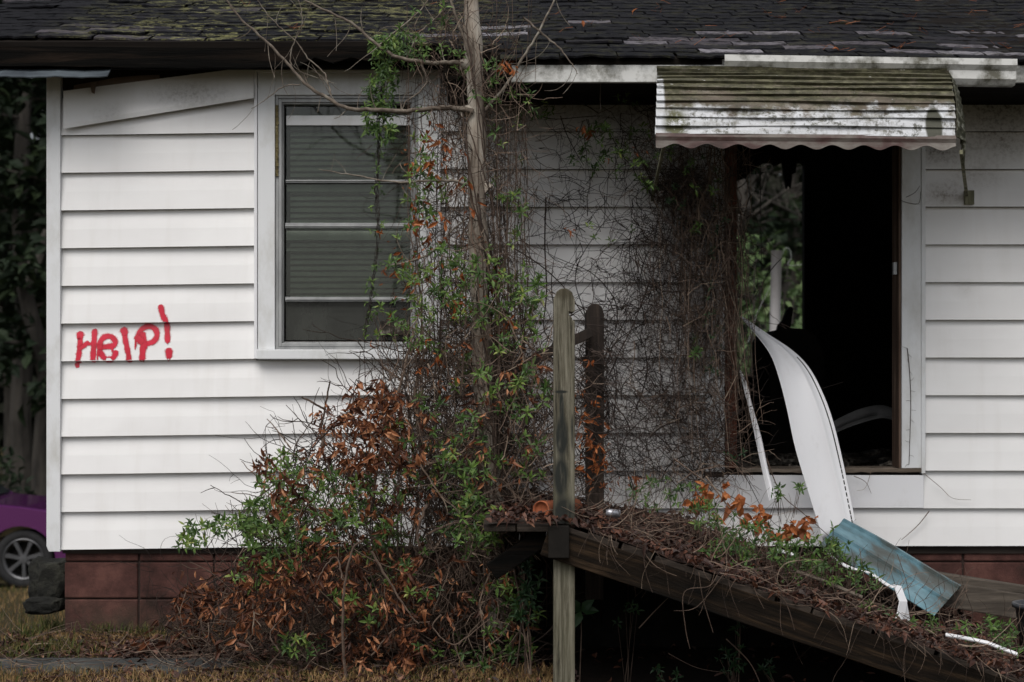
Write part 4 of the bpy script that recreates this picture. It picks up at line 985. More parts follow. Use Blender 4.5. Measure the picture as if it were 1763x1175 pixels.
st.build('stem', M_STEMD, VD); gl.build('foliage', M_GREEND, VD)

# ---- the big bush
random.seed(33)
BUSH = vine('bush', P(740, 1090, -.7), 'large tangled bush of bare stems, green sprigs and rusty leaves before the house', 'bush')
st, gl, dl = MB(), MB(), MB()
PGB = [(320, 1110), (370, 1000), (455, 930), (440, 880), (470, 820), (520, 775), (560, 735), (610, 690), (665, 650), (720, 640), (770, 590), (900, 590), (945, 660), (950, 840), (905, 890), (870, 900), (895, 1000), (925, 1130), (880, 1180), (360, 1180)]
PGL = [(440, 960), (455, 870), (500, 800), (560, 760), (720, 720), (900, 700), (945, 780), (900, 890), (880, 960), (920, 1180), (420, 1180)]
def bY(x, y): return U(-1.32, -.12) if y > 860 else U(-1.1, -.15)
for i in range(1250):
    x, y = samp(PGB); p = P(x, y, bY(x, y)); out = (x - 760) / 300
    ang = random.choice((U(0, 6.28), math.pi / 2 - out * .9 + U(-.7, .7), -math.pi / 2 + out * .5 + U(-.6, .6)))
    branchy(st, p, ang, random.randint(5, 13), .034, U(.0016, .0044), (U(.2, 1) if p.y < -.75 and random.random() < .55 else U(0, .35)))  # stems deeper in the bush get darker tones, shade put into the colour
for i in range(700):
    x, y = samp([(700, 590), (900, 570), (950, 650), (950, 850), (880, 900), (700, 880), (670, 720)]); p = P(x, y, U(-1.0, -.15)); branchy(st, p, random.choice((U(0, 6.28), U(.8, 2.3))), random.randint(5, 13), .028, U(.0016, .0036), U(.1, 1))
for i in range(200):                                     # longer arching canes
    b = P(U(640, 900), U(1000, 1120), U(-1.1, -.3)); x, y = samp(PGB); tpt = P(x, y - U(0, 60), bY(x, y)); mid = b.lerp(tpt, .55) + Vector((U(-.12, .12), U(-.1, .1), U(.02, .2)))
    st.tube(smooth([b, b.lerp(mid, .5) + rv() * .03, mid, tpt], 6), U(.003, .006), .0013, 4, U(.05, .95))
for pts, Y, r in (([(597, 1180), (590, 1100), (592, 1020), (606, 950), (625, 930)], -1.44, .008), ([(590, 1000), (580, 960), (560, 975), (545, 1005)], -1.44, .004), ([(640, 950), (672, 1005), (700, 1050), (720, 1075)], -1.44, .006), ([(735, 870), (720, 910), (720, 940)], -1.44, .008),
                  ([(550, 745), (560, 700), (568, 655)], -.9, .007), ([(560, 705), (535, 692), (518, 684)], -.9, .006), ([(556, 770), (558, 730)], -.9, .012), ([(500, 772), (480, 745), (460, 722)], -.95, .004), ([(470, 850), (440, 820), (416, 795)], -1.0, .0035), ([(455, 860), (430, 852), (398, 848)], -1.0, .003),
                  ([(640, 880), (650, 800), (672, 720), (690, 660), (705, 600), (712, 570)], -.85, .010), ([(725, 760), (715, 690), (722, 640), (735, 600)], -.8, .011), ([(655, 690), (660, 640), (650, 600), (655, 560)], -.75, .003), ([(690, 655), (670, 640), (655, 628)], -.85, .007),
                  ([(760, 1060), (745, 1080), (775, 1108), (800, 1100), (850, 1060)], -1.3, .004), ([(745, 1055), (765, 1005), (775, 975)], -1.25, .004), ([(640, 1130), (680, 1085), (740, 1070)], -1.28, .004), ([(735, 920), (770, 905), (790, 900), (850, 910)], -1.1, .006),
                  ([(850, 1000), (820, 1100), (870, 1170)], -1.2, .003), ([(480, 1120), (465, 1095), (480, 1070), (500, 1055)], -1.44, .004), ([(500, 1115), (520, 1095), (545, 1092)], -1.25, .004), ([(850, 560), (795, 595), (760, 590), (700, 560)], -.6, .006),
                  ([(885, 980), (898, 1060), (890, 1150)], -1.5, .005), ([(905, 950), (900, 1060), (912, 1160)], -1.5, .004)):
    st.tube([p + rv() * .003 for p in smooth(pp(pts, Y))], r, r * .55, 6, U(.35, .9))
for cx, cy, rx, ry, n in ((500, 830, 50, 50, 34), (540, 870, 80, 60, 44), (470, 920, 50, 35, 34), (620, 880, 70, 50, 32), (400, 905, 40, 12, 12), (340, 918, 36, 18, 13), (320, 940, 14, 8, 4), (440, 890, 30, 30, 22), (700, 800, 80, 60, 26), (820, 910, 45, 50, 60), (780, 860, 50, 60, 26), (800, 790, 50, 60, 24), (850, 640, 60, 60, 22), (780, 740, 90, 70, 28), (905, 680, 40, 30, 14), (680, 950, 50, 40, 20),
                         (620, 1040, 50, 40, 18), (520, 1110, 40, 18, 12), (440, 985, 40, 25, 16), (700, 1010, 60, 40, 12), (830, 1120, 50, 50, 16), (900, 1080, 25, 60, 14), (760, 1130, 60, 30, 8), (580, 930, 90, 40, 26), (900, 780, 40, 60, 12), (880, 1030, 20, 40, 8), (500, 960, 50, 30, 14), (850, 1010, 40, 40, 12)):
    for i in range(int(n * 1.5)):
        x, y = ell(cx, cy, rx * 1.1, ry * 1.1); p = P(x, y, U(-1.35, -.5)); rosette(gl, p, random.randint(4, 8), U(.028, .05), U(.05, .85)); st.tube([p, p + Vector((U(-.03, .03), .03, -.05))], .0014, .0014, 3, U(.2, .8))
for cx, cy, rx, ry, n, L in ((640, 700, 50, 40, 60, .055), (620, 760, 70, 50, 70, .055), (680, 740, 60, 60, 60, .052), (570, 800, 50, 40, 16, .05), (560, 720, 18, 26, 26, .03), (660, 830, 50, 60, 34, .055), (455, 810, 16, 26, 18, .045), (485, 850, 22, 40, 14, .055), (500, 870, 30, 30, 12, .055),
                           (560, 950, 60, 50, 40, .05), (600, 930, 70, 60, 30, .05), (650, 1000, 70, 60, 60, .052), (610, 1070, 40, 70, 46, .05), (700, 1060, 40, 80, 56, .052), (705, 1120, 15, 60, 30, .05), (450, 1020, 60, 60, 50, .055), (520, 1030, 60, 60, 44, .05), (500, 990, 60, 40, 34, .05), (760, 1000, 60, 60, 22, .05), (730, 880, 40, 50, 16, .05), (880, 1100, 40, 50, 14, .05), (860, 1000, 40, 40, 12, .045), (400, 1050, 50, 60, 30, .055), (650, 1130, 70, 40, 20, .05), (800, 1060, 60, 50, 12, .05), (760, 800, 80, 80, 14, .05), (860, 740, 60, 90, 20, .045), (910, 650, 40, 60, 12, .045)):
    for i in range(int(n * 1.5)): x, y = ell(cx, cy, rx * 1.08, ry * 1.08); droop(dl, P(x, y, U(-1.42, -.85)), random.randint(1, 4), L * U(.65, 1.15), U(.05, 1))
st.build('stem', M_STEM, BUSH); gl.build('foliage', M_GREEN, BUSH); dl.build('dead_foliage', M_DEAD, BUSH)

# ---- fallen dead branch with curled leaves, lower left
FB = vine('dead_branch', P(320, 1090, -.55), 'fallen dead branch with big curled brown leaves against the maroon foundation', 'branch')
st, dl = MB(), MB()
mainb = smooth(pp([(285, 1105), (300, 1060), (330, 1025), (370, 1000), (410, 975), (440, 955), (470, 935)], -.6), 6); st.tube(mainb, .005, .003, 6, .3)
for i, p in enumerate(mainb):
    for _ in range(2):
        t = walk(p, U(-2.6, -.4), random.randint(3, 8), .025, .3, -.2); st.tube(t, .002, .001, 3, U(0, .7)); droop(dl, t[-1], random.randint(1, 3), U(.05, .075), U(.05, .6))
for i in range(46): x, y = ell(330, 1050, 34, 50); droop(dl, P(x, y, U(-.75, -.4)), random.randint(1, 3), U(.05, .08), U(0, .6))
for i in range(40): x, y = ell(380, 1030, 70, 50); droop(dl, P(x, y, U(-.75, -.35)), random.randint(1, 3), U(.045, .065), U(0, .8))
droop(dl, P(304, 982, -.45), 2, .07, .2)
for i in range(26): p = P(U(240, 330), U(960, 1100), -.05 - U(0, .1)); st.tube(walk(p, U(0, 6.28), 10, .025, .4), .0014, .0008, 3, U(0, .4))
st.build('stem', M_STEMD, FB); dl.build('dead_foliage', M_DEAD, FB)

# ---- growth on the ramp
RV = vine('ground_vine', Vector((1.2, -1.2, dkz(1.2))), 'green honeysuckle and dry stalks creeping over the leaf covered ramp', 'vine')
st, gl, dl = MB(), MB(), MB()
def rp(x, y, h=0): return Vector((x, y, mound(x, y) + h))
for i in range(90):
    x = U(.3, 2.5); p = Vector((x, -1.92, mound(x, -1.88) + .005)); st.tube(walk(p, random.choice((-1.57, -1.57, -.5, -2.6)) + U(-.5, .5), random.randint(3, 9), .022, .25, 0, .05), U(.001, .002), .0007, 3, U(0, 1))
for i in range(800):
    x, y = U(.2, 2.6), U(-1.92, -.25); p = rp(x, y, U(.0, .06)); st.tube(walk(p, random.choice((U(-.6, .5), U(0, 6.28), U(2.6, 3.6))), random.randint(5, 14), .025, .3), U(.0012, .003), .0008, 3, U(0, 1))
for cx, cy, rx, ry, n in ((1390, 955, 60, 30, 60), (1300, 930, 50, 30, 34), (1250, 955, 45, 25, 20), (1450, 980, 50, 30, 26), (1500, 1000, 30, 20, 8), (1230, 895, 40, 30, 16), (1130, 850, 60, 30, 12), (1350, 1010, 50, 25, 20), (1395, 1050, 12, 14, 8), (1570, 1105, 30, 14, 12), (1600, 1075, 30, 15, 8), (1700, 1090, 50, 30, 20), (1480, 1060, 60, 20, 14), (1275, 985, 30, 14, 10), (1190, 860, 30, 30, 8), (1340, 850, 16, 12, 5), (1375, 845, 10, 10, 3), (1560, 1130, 14, 14, 4), (1740, 1110, 30, 20, 8), (1440, 930, 20, 20, 6)):
    for i in range(int(n * 1.4)):
        x, y = ell(cx, cy, rx, ry); yy = U(-1.5, -.9); X = PX(x, yy); p = P(x, y, yy); rosette(gl, p, random.randint(4, 6), U(.024, .040), U(.0, .6)); st.tube([p, Vector((p.x + U(-.05, .05), p.y + .04, max(mound(p.x, p.y + .04), p.z - .14)))], .0012, .0014, 3, U(.2, .8))
for cx, cy, rx, ry, n in ((1250, 860, 40, 30, 12), (1290, 880, 28, 22, 12), (1350, 905, 36, 16, 12), (1210, 860, 16, 30, 10), (1395, 900, 14, 12, 4)):
    for i in range(n): x, y = ell(cx, cy, rx, ry); droop(dl, P(x, y, U(-1.1, -.7)), random.randint(1, 4), U(.045, .068), U(.3, 1), 1.8)
for pts, Y, r in (([(1215, 820), (1260, 880), (1300, 920), (1330, 960)], -.9, .004), ([(1320, 790), (1345, 850), (1390, 890), (1440, 935)], -.9, .003), ([(1160, 790), (1230, 840), (1290, 870)], -.8, .004), ([(1235, 990), (1220, 1010), (1178, 1020), (1180, 1080), (1188, 1118)], -1.93, .0022), ([(1203, 985), (1210, 1030), (1228, 1090)], -1.93, .002), ([(1245, 990), (1200, 1045), (1160, 1052)], -1.92, .0022), ([(1100, 1082), (1125, 1055), (1150, 1030)], -1.6, .003),
                 ([(1325, 965), (1340, 1010), (1358, 1050), (1368, 1085)], -1.93, .003), ([(1250, 1100), (1290, 1140), (1310, 1180)], -1.7, .003), ([(1150, 1125), (1200, 1150), (1260, 1160)], -1.6, .002), ([(1480, 945), (1490, 1000), (1512, 1035), (1515, 1030)], -1.2, .002), ([(1545, 955), (1560, 1000), (1568, 1040)], -1.1, .002), ([(1600, 880), (1580, 905), (1552, 930)], -.05, .003), ([(1590, 815), (1620, 840), (1640, 858), (1672, 861)], -.05, .0018), ([(1470, 820), (1490, 830), (1500, 850)], -.06, .002), ([(1500, 810), (1490, 840), (1475, 845)], -.06, .0015)):
    st.tube(smooth(pp(pts, Y)), r, r * .5, 5, U(.3, 1))
st.build('stem', M_STEM, RV); gl.build('foliage', M_GREEN, RV); dl.build('dead_foliage', M_DEADO, RV)
mb = MB()
for i in range(5200):
    x, y = U(-.1, 2.7), -1.93 + 1.72 * random.random(); p = rp(x, y, U(-.004, .022)); mb.leaf(p, Vector((U(-1, 1), U(-1, 1), U(-.3, .3))), Vector((U(-.6, .6), U(-.8, .3), 1)), U(.014, .06), U(.010, .03), U(.1, .7), U(-.4, .7), U(0, 1) ** 1.5)
tag(mb.build('leaf_litter', M_LITTER), 'loose brown dead leaves strewn thickly over the ramp', 'leaf litter', kind='stuff')

# dried vine along right casing
VX = MB(); pts = smooth(pp([(1562, 600), (1566, 640), (1568, 690), (1567, 740), (1565, 800)], -.041), 6); VX.tube(pts, .0022, .0014, 4, .3)
for p in pts[::2]:
    VX.tube(walk(p, random.choice((0, 3.1)) + U(-.5, .5), 3, .009, .5), .001, .0006, 3, .2)
for pp_ in ([(1550, 345), (1565, 350), (1582, 350), (1585, 330)], [(1560, 340), (1575, 332), (1584, 320)]): VX.tube(smooth(pp(pp_, -.041)), .0014, .001, 4, .2)
tag(VX.build('dry_vine', M_STEM), 'single dry tendril clinging to the white casing right of the doorway', 'vine')

# ---- weeds, ground litter, grass
WD = vine('weed', P(1000, 1150, -1.5), 'broad leaved green weed in the dark beside the foot of the front post', 'weed')
st, gl = MB(), MB()
for a, b, an in ((998, 1040, 2.2), (1003, 1050, .1), (996, 1062, -1.9), (990, 1050, 2.6), (1004, 1038, .9)):
    p = P(1000, 1052, -1.4); d = Vector((math.cos(an), -.4, math.sin(an) * .8)); gl.leaf(p, d, Vector((0, -1, .5)), .085, .045, .12, .15, U(.2, .6))
st.tube([P(1000, 1052, -1.4), P(1001, 1090, -1.4), P(998, 1175, -1.4)], .002, .003, 4, .5)
st.build('stem', M_STEM, WD); gl.build('foliage', M_GREEND, WD)
WD2 = vine('weed', P(905, 1150, -1.5), 'tall leafy weed climbing left of the foot of the front post', 'weed')
st, gl = MB(), MB()
for i in range(26): a, b = random.choice((ell(915, 1000, 14, 60), ell(905, 1040, 14, 40))); rosette(gl, P(a, b, -1.55), 5, U(.03, .05), U(0, .5))
for k in range(5): st.tube(wiggle(P(U(900, 915), 1160, -1.5), P(U(895, 920), U(900, 980), -1.55), 14, .02), .003, .0015, 4, U(.3, 1))
st.build('stem', M_STEM, WD2); gl.build('foliage', M_GREEND, WD2)
WD3 = vine('weed', P(1260, 1150, -1.3), 'small green sprigs growing in the black space under the ramp', 'weed')
st, gl = MB(), MB()
for cx, cy, rx, ry, n in ((1260, 1135, 25, 30, 12), (1080, 1060, 20, 30, 5), (1150, 1160, 30, 12, 6), (1330, 1150, 25, 15, 5), (1270, 1070, 6, 20, 4)):
    for i in range(n): a, b = ell(cx, cy, rx, ry); rosette(gl, P(a, b, -1.4), 5, U(.025, .04), U(0, .5)); st.tube([P(a, b, -1.4), P(cx + U(-6, 6), 1180, -1.35)], .0012, .0018, 3, U(.2, .9))
st.build('stem', M_STEM, WD3); gl.build('foliage', M_GREEND, WD3)

mb = MB()
for i in range(6600):
    if i < 3500: x, y = U(-2.7, -.4), -.02 - .75 * U(0, 1) ** 1.4
    elif i < 4300: x, y = U(-1.9, .3), U(-1.6, -.3)
    elif i < 4900: x, y = U(-3.2, 3), U(-2.2, .6)
    else: x, y = U(-2.2, .3), U(-1.75, -1.2)
    if x > fx0 and y > 0: continue
    mb.leaf(Vector((x, y, gz(x, y) + U(.005, .035))), Vector((U(-1, 1), U(-1, 1), U(-.3, .4))), Vector((U(-.6, .6), U(-.8, .3), 1)), U(.02, .06), U(.012, .03), U(.1, .5), U(-.3, .5), U(0, 1) ** 1.4)
tag(mb.build('leaf_litter', M_LITTER), 'brown dead leaves scattered on the ground along the foundation', 'leaf litter', kind='stuff')
mb = MB()
for i in range(520):
    x, y = U(-2.9, .1), U(-1.3, -.03); mb.tube(walk(Vector((x, y, U(.008, .05))), random.choice((U(-.3, .3), U(2.8, 3.4))), random.randint(4, 12), .03, .2), U(.001, .003), .0008, 3, U(0, 1))
tag(mb.build('twig_litter', M_STEM), 'dry twigs and straw strewn along the foot of the wall', 'twigs', kind='stuff')
mb = MB()
def blade(x, y, h, tone):
    b = Vector((x, y, gz(x, y))); a = U(0, 6.28); l = Vector((math.cos(a), math.sin(a), 0)) * U(.2, .9) * h; w_ = Vector((-math.sin(a), math.cos(a), 0)) * U(.0012, .0026)
    m = b + l * .4 + Vector((0, 0, h * .65)); t = b + l + Vector((0, 0, h * U(.8, 1)))
    k = len(mb.v); mb.v.extend([tuple(q_) for q_ in (b - w_, b + w_, m + w_ * .8, m - w_ * .8, t)]); mb.f.append((k, k + 1, k + 2, k + 3)); mb.f.append((k + 3, k + 2, k + 4)); mb.a.extend([tone, tone])
for i in range(26000):
    r = random.random()
    if r < .5: x, y = U(-3.4, .2), U(-1.75, -1.16)
    elif r < .62: x, y = U(-3.3, -2.0), U(-.8, -.05)
    elif r < .72: x, y = U(-2.6, -1.5), U(-.25, .0)
    else: x, y = U(-5.5, -2.52), U(-.7, 9)
    if -1.18 < y < -.78 and x < -1.4: continue
    if x > fx0 and y > .0: continue
    gpatch = math.sin(x * 2.3 + 1) * math.sin(y * 3.1 + x) + U(-.6, .6)
    tone = U(.0, .4) if gpatch > .35 else U(.4, 1)
    if y < -1.1: tone = U(.45, 1) if random.random() < .85 else U(0, .4)
    blade(x, y, U(.02, .07) * (1.35 if gpatch > .5 else 1), tone)
for cx, cy in ((-2.28, -.55), (-2.55, -.1), (-1.95, -.1), (-2.2, -.05), (-1.75, -.05), (-2.6, .5)):
    for i in range(160): blade(cx + random.gauss(0, .06), min(cy + random.gauss(0, .04), -.02) if cx > fx0 else cy + random.gauss(0, .05), U(.04, .13), U(0, .35))
tag(mb.build('grass', M_GRASS), 'short dry tan and green grass in front of and beside the house', 'grass', kind='stuff')
mb = MB()
for i in range(75):
    x, y = random.choice((U(.6, 3.2), U(-.2, 3.2), U(-2.5, 3))), U(-.9, 1.9)
    if y < eave(x) + .03: continue
    p = Vector((x, y, rz(y) + .03))
    for _ in range(random.randint(1, 4)): mb.tube([p + rv() * .02, p + Vector((U(-.06, .06), U(-.06, .06), U(0, .02)))], .001, .0008, 3, U(0, 1))
for i in range(3):
    x, y = U(.3, 3), U(-.8, 1.6); mb.leaf(Vector((x, y, rz(y) + .03)), rv() + Vector((0, 0, .6)), Vector((0, -.6, 1)), U(.025, .05), .02, .3, .3, U(.2, .9))
tag(mb.build('pine_needles', M_DEADO), 'rusty pine needles and leaves caught on the roof shingles', 'needles', kind='stuff')

# ================================================================== CAR
random.seed(8)
def paint_mat():
    g = G('magenta purple car paint'); m = g.fin((.10, .020, .070), .36, .5); g.b.inputs['Coat Weight'].default_value = 1; g.b.inputs['Coat Roughness'].default_value = .08; g.b.inputs['Coat Tint'].default_value = (.75, .6, 1, 1); g.bump(g.noise(3), .02, .01); return m
M_PAINT = paint_mat(); M_TYRE = simple('tyre rubber', [(0, (.010, .010, .011)), (1, (.025, .025, .026))], 20, rough=.85)
M_RIM = simple('alloy rim', [(0, (.08, .08, .085)), (1, (.14, .14, .145))], 6, rough=.4, metal=.7, bump=.05); M_CGL = simple('dark car glass', [(0, (.012, .014, .016)), (1, (.02, .023, .025))], 2, rough=.08, spec=.6, bump=0)
M_LAMP = simple('headlight plastic', [(0, (.4, .42, .45)), (1, (.6, .62, .65))], 8, rough=.15, spec=.6, bump=.05)
cd = 18.6; cxw = (41 - CX) * cd / F; cyw = cd - D; cg = gz(cxw, cyw); WR = .325
CAR = thing('car', (cxw - 1.3, cyw + .85, cg), 'magenta purple car parked behind the left corner of the house', 'car')
def body_prof():
    o = [(-3.55, .30)]
    def arch(c):
        return [(c + .40 * math.cos(a), .30 + .40 * math.sin(a) * 1.0) for a in [math.pi - math.pi * i / 14 for i in range(15)]]
    o += arch(-2.65) + arch(0) + [(.72, .25), (.86, .36), (.88, .52), (.84, .66), (.74, .745), (.40, .85), (0, .91), (-.5, .955), (-.78, .985), (-3.3, 1.02), (-3.6, .98), (-3.66, .6)]
    return o
mb = MB(); prof = [(x, z) for x, z in body_prof()]
def shift(pf, y, ins): 
    cx_, cz_ = -1.3, .62; return [Vector((cxw + cx_ + (x - cx_) * (1 - ins * .12), cyw + y, cg + cz_ + (z - cz_) * (1 - ins * .35 if z > cz_ else 1))) for x, z in pf]
secs = [(-.0, .25), (.03, .08), (.12, 0.0), (.9, -.02), (1.62, 0), (1.71, .08), (1.74, .25)]
R_ = [shift(prof, y - .06, i * .55) for y, i in secs]; mb.quadstrip(R_, 0, True); mb.face(list(R_[0])); mb.face(list(reversed(R_[-1])))
mb.build('body', M_PAINT, CAR, False, [('BEVEL', dict(width=.02, segments=3, limit_method='ANGLE', angle_limit=R(30)))])
mb = MB(); cab = [(-.55, .93), (-1.25, 1.40), (-1.7, 1.46), (-2.3, 1.44), (-2.9, 1.28), (-3.35, 1.0)]
rows = [[Vector((cxw + x, cyw + y + (.12 if y < .5 else -.12) * clamp((z - .93) / .5), cg + z)) for x, z in cab] for y in (.04, .10, .85, 1.58, 1.64)]
mb.quadstrip(rows); mb.face(list(rows[0])); mb.face(list(reversed(rows[-1]))); mb.build('cabin', M_PAINT, CAR, True)
mb = MB()
for q4 in (((-.95, 1.0), (-1.35, 1.33), (-1.95, 1.37), (-1.95, 1.02)), ((-2.02, 1.02), (-2.02, 1.37), (-2.6, 1.30), (-2.95, 1.05))): mb.face([Vector((cxw + x, cyw + .025 + .12 * clamp((z - .93) / .5), cg + z)) for x, z in q4])
mb.build('window', M_CGL, CAR, mods=[('SOLIDIFY', dict(thickness=.012))])
mb = MB(); mb.quadstrip([[Vector((cxw + x + .02, cyw + y, cg + z + .02)) for x, z in ((-.60, .96), (-1.2, 1.36))] for y in (.25, .85, 1.45)]); mb.build('windscreen', M_CGL, CAR, mods=[('SOLIDIFY', dict(thickness=.01))])
mb = MB(); mb.box(cxw + .60, cxw + .80, cyw - .055, cyw + .2, cg + .60, cg + .72); mb.build('headlight', M_LAMP, CAR, mods=BEV(.03))
def wheel(x, y, face):
    c = Vector((x, y, cg + WR)); n = 40
    def ringp(r, dy): return [c + Vector((r * math.cos(6.2832 * k / n), dy * face, r * math.sin(6.2832 * k / n))) for k in range(n)]
    b = MB(); b.quadstrip([ringp(.225, .012), ringp(.25, -.004), ringp(.30, -.004), ringp(WR, .02), ringp(WR, .19), ringp(.30, .21), ringp(.21, .2)], 0, True)
    ty = b.build('wheel', M_TYRE, CAR, True)
    b = MB(); b.quadstrip([ringp(.23, .0), ringp(.222, -.004), ringp(.205, .01), ringp(.20, .06), ringp(.20, .18)], 0, True)
    for k in range(7):
        a = 6.2832 * k / 7 + .25; d = Vector((math.cos(a), 0, math.sin(a))); s_ = Vector((-math.sin(a), 0, math.cos(a))); f = Vector((0, face, 0))
        b.quadstrip([[c + d * r + s_ * w_ + f * dy for w_, dy in ((-wd, .03), (-wd * .7, .006), (wd * .7, .006), (wd, .03))] for r, wd in ((.03, .026), (.12, .024), (.21, .032))])
    b.quadstrip([ringp(.05, .02), ringp(.045, .0), ringp(.001, -.002)], 0, True); b.build('rim', M_RIM, ty)
    b = MB(); b.quadstrip([ringp(.19, .09), ringp(.001, .09)], 0, True); b.build('brake_disc', M_CHAR, ty)
for x in (cxw, cxw - 2.65): wheel(x, cyw - .02, 1); wheel(x, cyw + 1.66, -1)

# ================================================================== BACKGROUND
random.seed(77)
# white pole seen through the burnt-out house
PY = 7.5; b0 = P(1331, 700, PY); WP = thing('pole', (b0.x, PY, gz(b0.x, PY)), 'white painted pole with loops of wire standing behind the house', 'pole')
mb = MB(); mb.tube([Vector((b0.x - .02, PY, gz(b0.x, PY) - .05)), Vector((b0.x + .01, PY, 1.6)), P(1337, 432, PY)], .055, .052, 14); mb.build('shaft', painted('white pole paint', (.62, .6, .6), (.4, .36, .34), .5), WP, True)
mb = MB(); mb.tube(smooth(pp([(1346, 440), (1352, 428), (1360, 430), (1362, 445), (1356, 455), (1368, 458), (1395, 452)], PY)), .0025, .0025, 5); mb.tube(smooth(pp([(1328, 490), (1318, 510), (1308, 530), (1300, 550), (1288, 590)], PY)), .0025, .0025, 5); mb.build('wire', M_ALU, WP)

def tree_mesh(kind, seed):
    rr = random.Random(seed); t, c = MB(), MB(); H = rr.uniform(11, 14)
    u = rr.uniform
    trk = [Vector((u(-.12, .12) * i, u(-.12, .12) * i, H * i / 8)) for i in range(9)]; trk[0] = Vector((0, 0, -.3))
    t.tube(trk, .19, .03, 9, .5)
    for i in range(26 if kind != 'bare' else 34):
        h = u(.18 if kind != 'bare' else .3, .95); k = min(int(h * 8), 7); p = trk[k].lerp(trk[k + 1], h * 8 - k); a = u(0, 6.28); L = (1.1 - h) * u(1.6, 3.0) + .4
        e = p + Vector((math.cos(a) * L, math.sin(a) * L, u(-.3, .9) * (1.5 if kind == 'bare' else 1))); m = p.lerp(e, .5) + Vector((0, 0, u(-.1, .25))); t.tube([p, m, e], .05 * (1.15 - h), .012, 5, .5)
        if kind == 'bare':
            for _ in range(5): q_ = p.lerp(e, u(.4, 1)); t.tube([q_, q_ + Vector((u(-.5, .5), u(-.5, .5), u(.1, .9)))], .012, .005, 3, .5)
            continue
        for _ in range(10):
            q_ = p.lerp(e, u(.15, 1.05)) + Vector((u(-.35, .35), u(-.35, .35), u(-.3, .3)))
            for _ in range(9):
                d = Vector((u(-1, 1), u(-1, 1), u(-.6, .8))); c.leaf(q_ + Vector((u(-.3, .3), u(-.3, .3), u(-.22, .22))), d, Vector((u(-1, 1), u(-1, 1), 1)), u(.22, .45), u(.10, .20), .2, .2, u(0, 1))
    return t, c
protos = []
for kind, seed, lab in (('ever', 1, ''), ('ever', 2, ''), ('bare', 3, '')):
    t, c = tree_mesh(kind, seed); protos.append((kind, t, c))
meshes = {}
spots = [(-7.3, 17, 0, 'dark evergreen tree nearest behind the house corner on the left'), (-8.4, 20, 1, 'leaning dark evergreen beyond the purple car'), (-6.6, 22, 2, 'bare trunked tree behind the purple car'), (-9.6, 23, 0, 'dense evergreen at the left edge behind the car'),
         (-11.4, 27, 1, 'tall evergreen far behind the left corner of the house'), (-7.9, 28, 0, 'evergreen filling the gap between car and house corner'), (-13.6, 31, 1, 'distant evergreen at the far left below the sky gap'), (-9.0, 33, 2, 'slim bare tree far behind the car'),
         (-4.5, 24, 1, 'evergreen hidden mostly by the house, left side'), (-14.5, 36, 0, 'far evergreen in the wood at the left'), (-11.5, 38, 1, 'farthest evergreen at the left, under the bright sky gap'),
         (3.4, 18, 2, 'bare grey tree seen through the doorway and back opening, left'), (4.3, 22, 0, 'evergreen seen through the doorway behind the white pole'), (5.2, 24, 2, 'pale bare trunk seen through the doorway, right of the white pole'), (6.6, 30, 1, 'dark evergreen far beyond the back opening'), (4.6, 32, 2, 'slender bare tree far beyond the back opening'), (8.5, 28, 0, 'evergreen beyond the right part of the house'), (2.0, 30, 1, 'evergreen beyond the middle of the house'), (-1.0, 27, 0, 'evergreen behind the ridge of the house')]
for i, (x, y, k, lab) in enumerate(spots):
    kind, t, c = protos[k]; nm = 'bare_tree' if kind == 'bare' else 'evergreen_tree'
    root = thing(nm, (x, y, gz(x, y)), lab, 'tree', 'trees in the wood behind the house'); root.rotation_euler = (0, 0, U(0, 6.28)); s_ = U(.85, 1.15); root.scale = (s_, s_, s_)
    if k not in meshes:
        def raw(b, name, m):
            me = bpy.data.meshes.new(name); me.from_pydata(b.v, [], b.f); a = me.attributes.new('v', 'FLOAT', 'FACE'); a.data.foreach_set('value', b.a); me.materials.append(m); return me
        meshes[k] = (raw(t, 'trunk', M_BARK2), raw(c, 'crown', M_NEEDLE) if c.f else None)
    for me, pn in zip(meshes[k], ('trunk', 'crown')):
        if me is None: continue
        o = bpy.data.objects.new(pn, me); COL.objects.link(o); o.parent = root
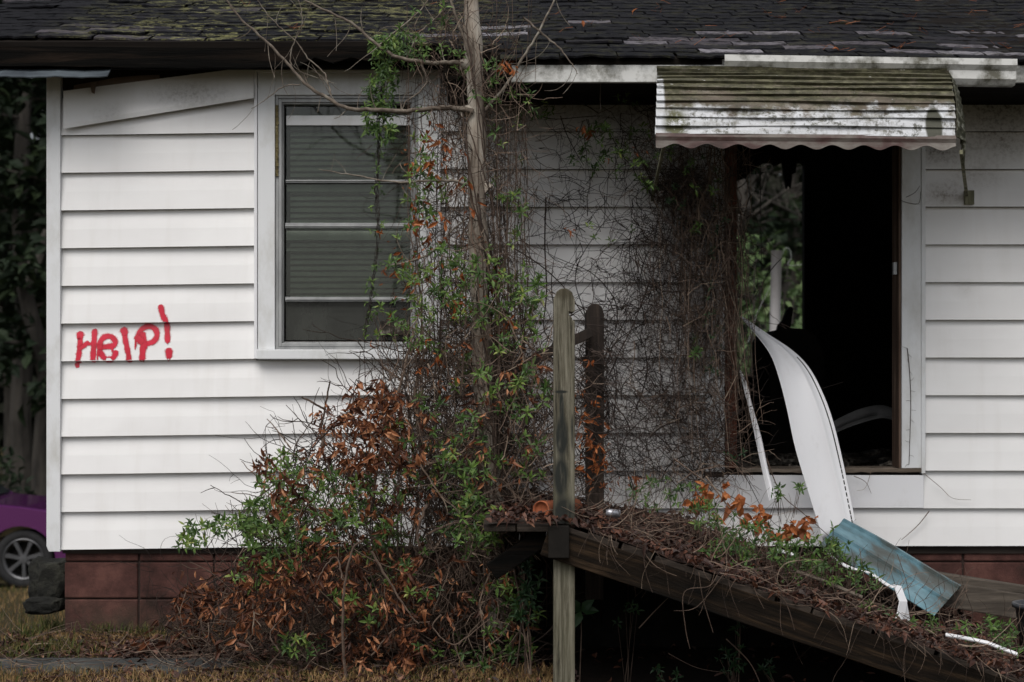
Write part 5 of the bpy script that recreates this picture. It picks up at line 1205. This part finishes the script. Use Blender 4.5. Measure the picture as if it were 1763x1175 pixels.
# green shrubs beyond the back opening and beside the car
def shrub(x, y, r, h, m, label):
    root = thing('shrub', (x, y, gz(x, y)), label, 'shrub', 'shrubs behind the house'); t, c = MB(), MB(); z0 = gz(x, y)
    for i in range(9): a = U(0, 6.28); t.tube([Vector((x, y, z0)), Vector((x + r * .5 * math.cos(a), y + r * .5 * math.sin(a), z0 + h * .5)), Vector((x + r * .8 * math.cos(a), y + r * .8 * math.sin(a), z0 + h * U(.6, .95)))], .03, .008, 5, .5)
    for i in range(900):
        a, b = U(0, 6.28), U(0, 1) ** .6; zz = U(0, 1); k = math.sqrt(max(.05, 1 - (zz * 1.6 - .7) ** 2)) * (1 + .2 * math.sin(a * 3 + zz * 5)); p = Vector((x + r * b * k * math.cos(a), y + r * b * k * math.sin(a), z0 + .1 + h * zz))
        c.leaf(p, rv() + Vector((0, 0, .3)), rv() + Vector((0, -.5, 1)), U(.1, .2), U(.05, .1), .2, .2, U(0, 1))
    t.build('stem', M_BARK2, root); c.build('foliage', m, root)
shrub(3.0, 12.5, 1.0, 4.3, M_SHRUBL, 'bright green shrub left in the back opening beyond the doorway')
shrub(4.25, 14.5, 1.0, 4.2, M_SHRUBL, 'bright green shrub right of the white pole beyond the doorway')
shrub(3.5, 16, 1.0, 3.6, M_NEEDLE, 'dark shrub behind the white pole beyond the doorway')
shrub(-7.2, 13.2, .9, 1.7, M_NEEDLE, 'low dark shrub behind the purple car')
shrub(-8.6, 15.0, 1.0, 2.2, M_NEEDLE, 'rounded dark shrub at the left edge beyond the car')
# far wood: one mass
mb = MB(); 
for i in range(52000):
    x = U(-42, 42); top = 12.5 + 2.2 * math.sin(x * .5) + 1.4 * math.sin(x * 1.7 + 1); y = U(46, 54); z = -1 + (top + 1) * U(0, 1) ** .9
    if -18.6 < x < -17.2 and 10.0 < z < 12.4: continue
    mb.leaf(Vector((x, y, z)), rv() + Vector((0, 0, .2)), rv() + Vector((0, -.6, .8)), U(.6, 1.2), U(.35, .7), .15, .2, U(0, 1))
for i in range(150): x, y = U(-42, 42), U(45.5, 50); mb.tube([Vector((x, y, -1)), Vector((x + U(-.4, .4), y, 6)), Vector((x + U(-.8, .8), y, U(9, 13)))], U(.1, .22), .05, 6, U(.3, 1))
tag(mb.build('far_wood', M_FARW), 'distant dark wood closing the view behind the house', 'wood', kind='stuff')
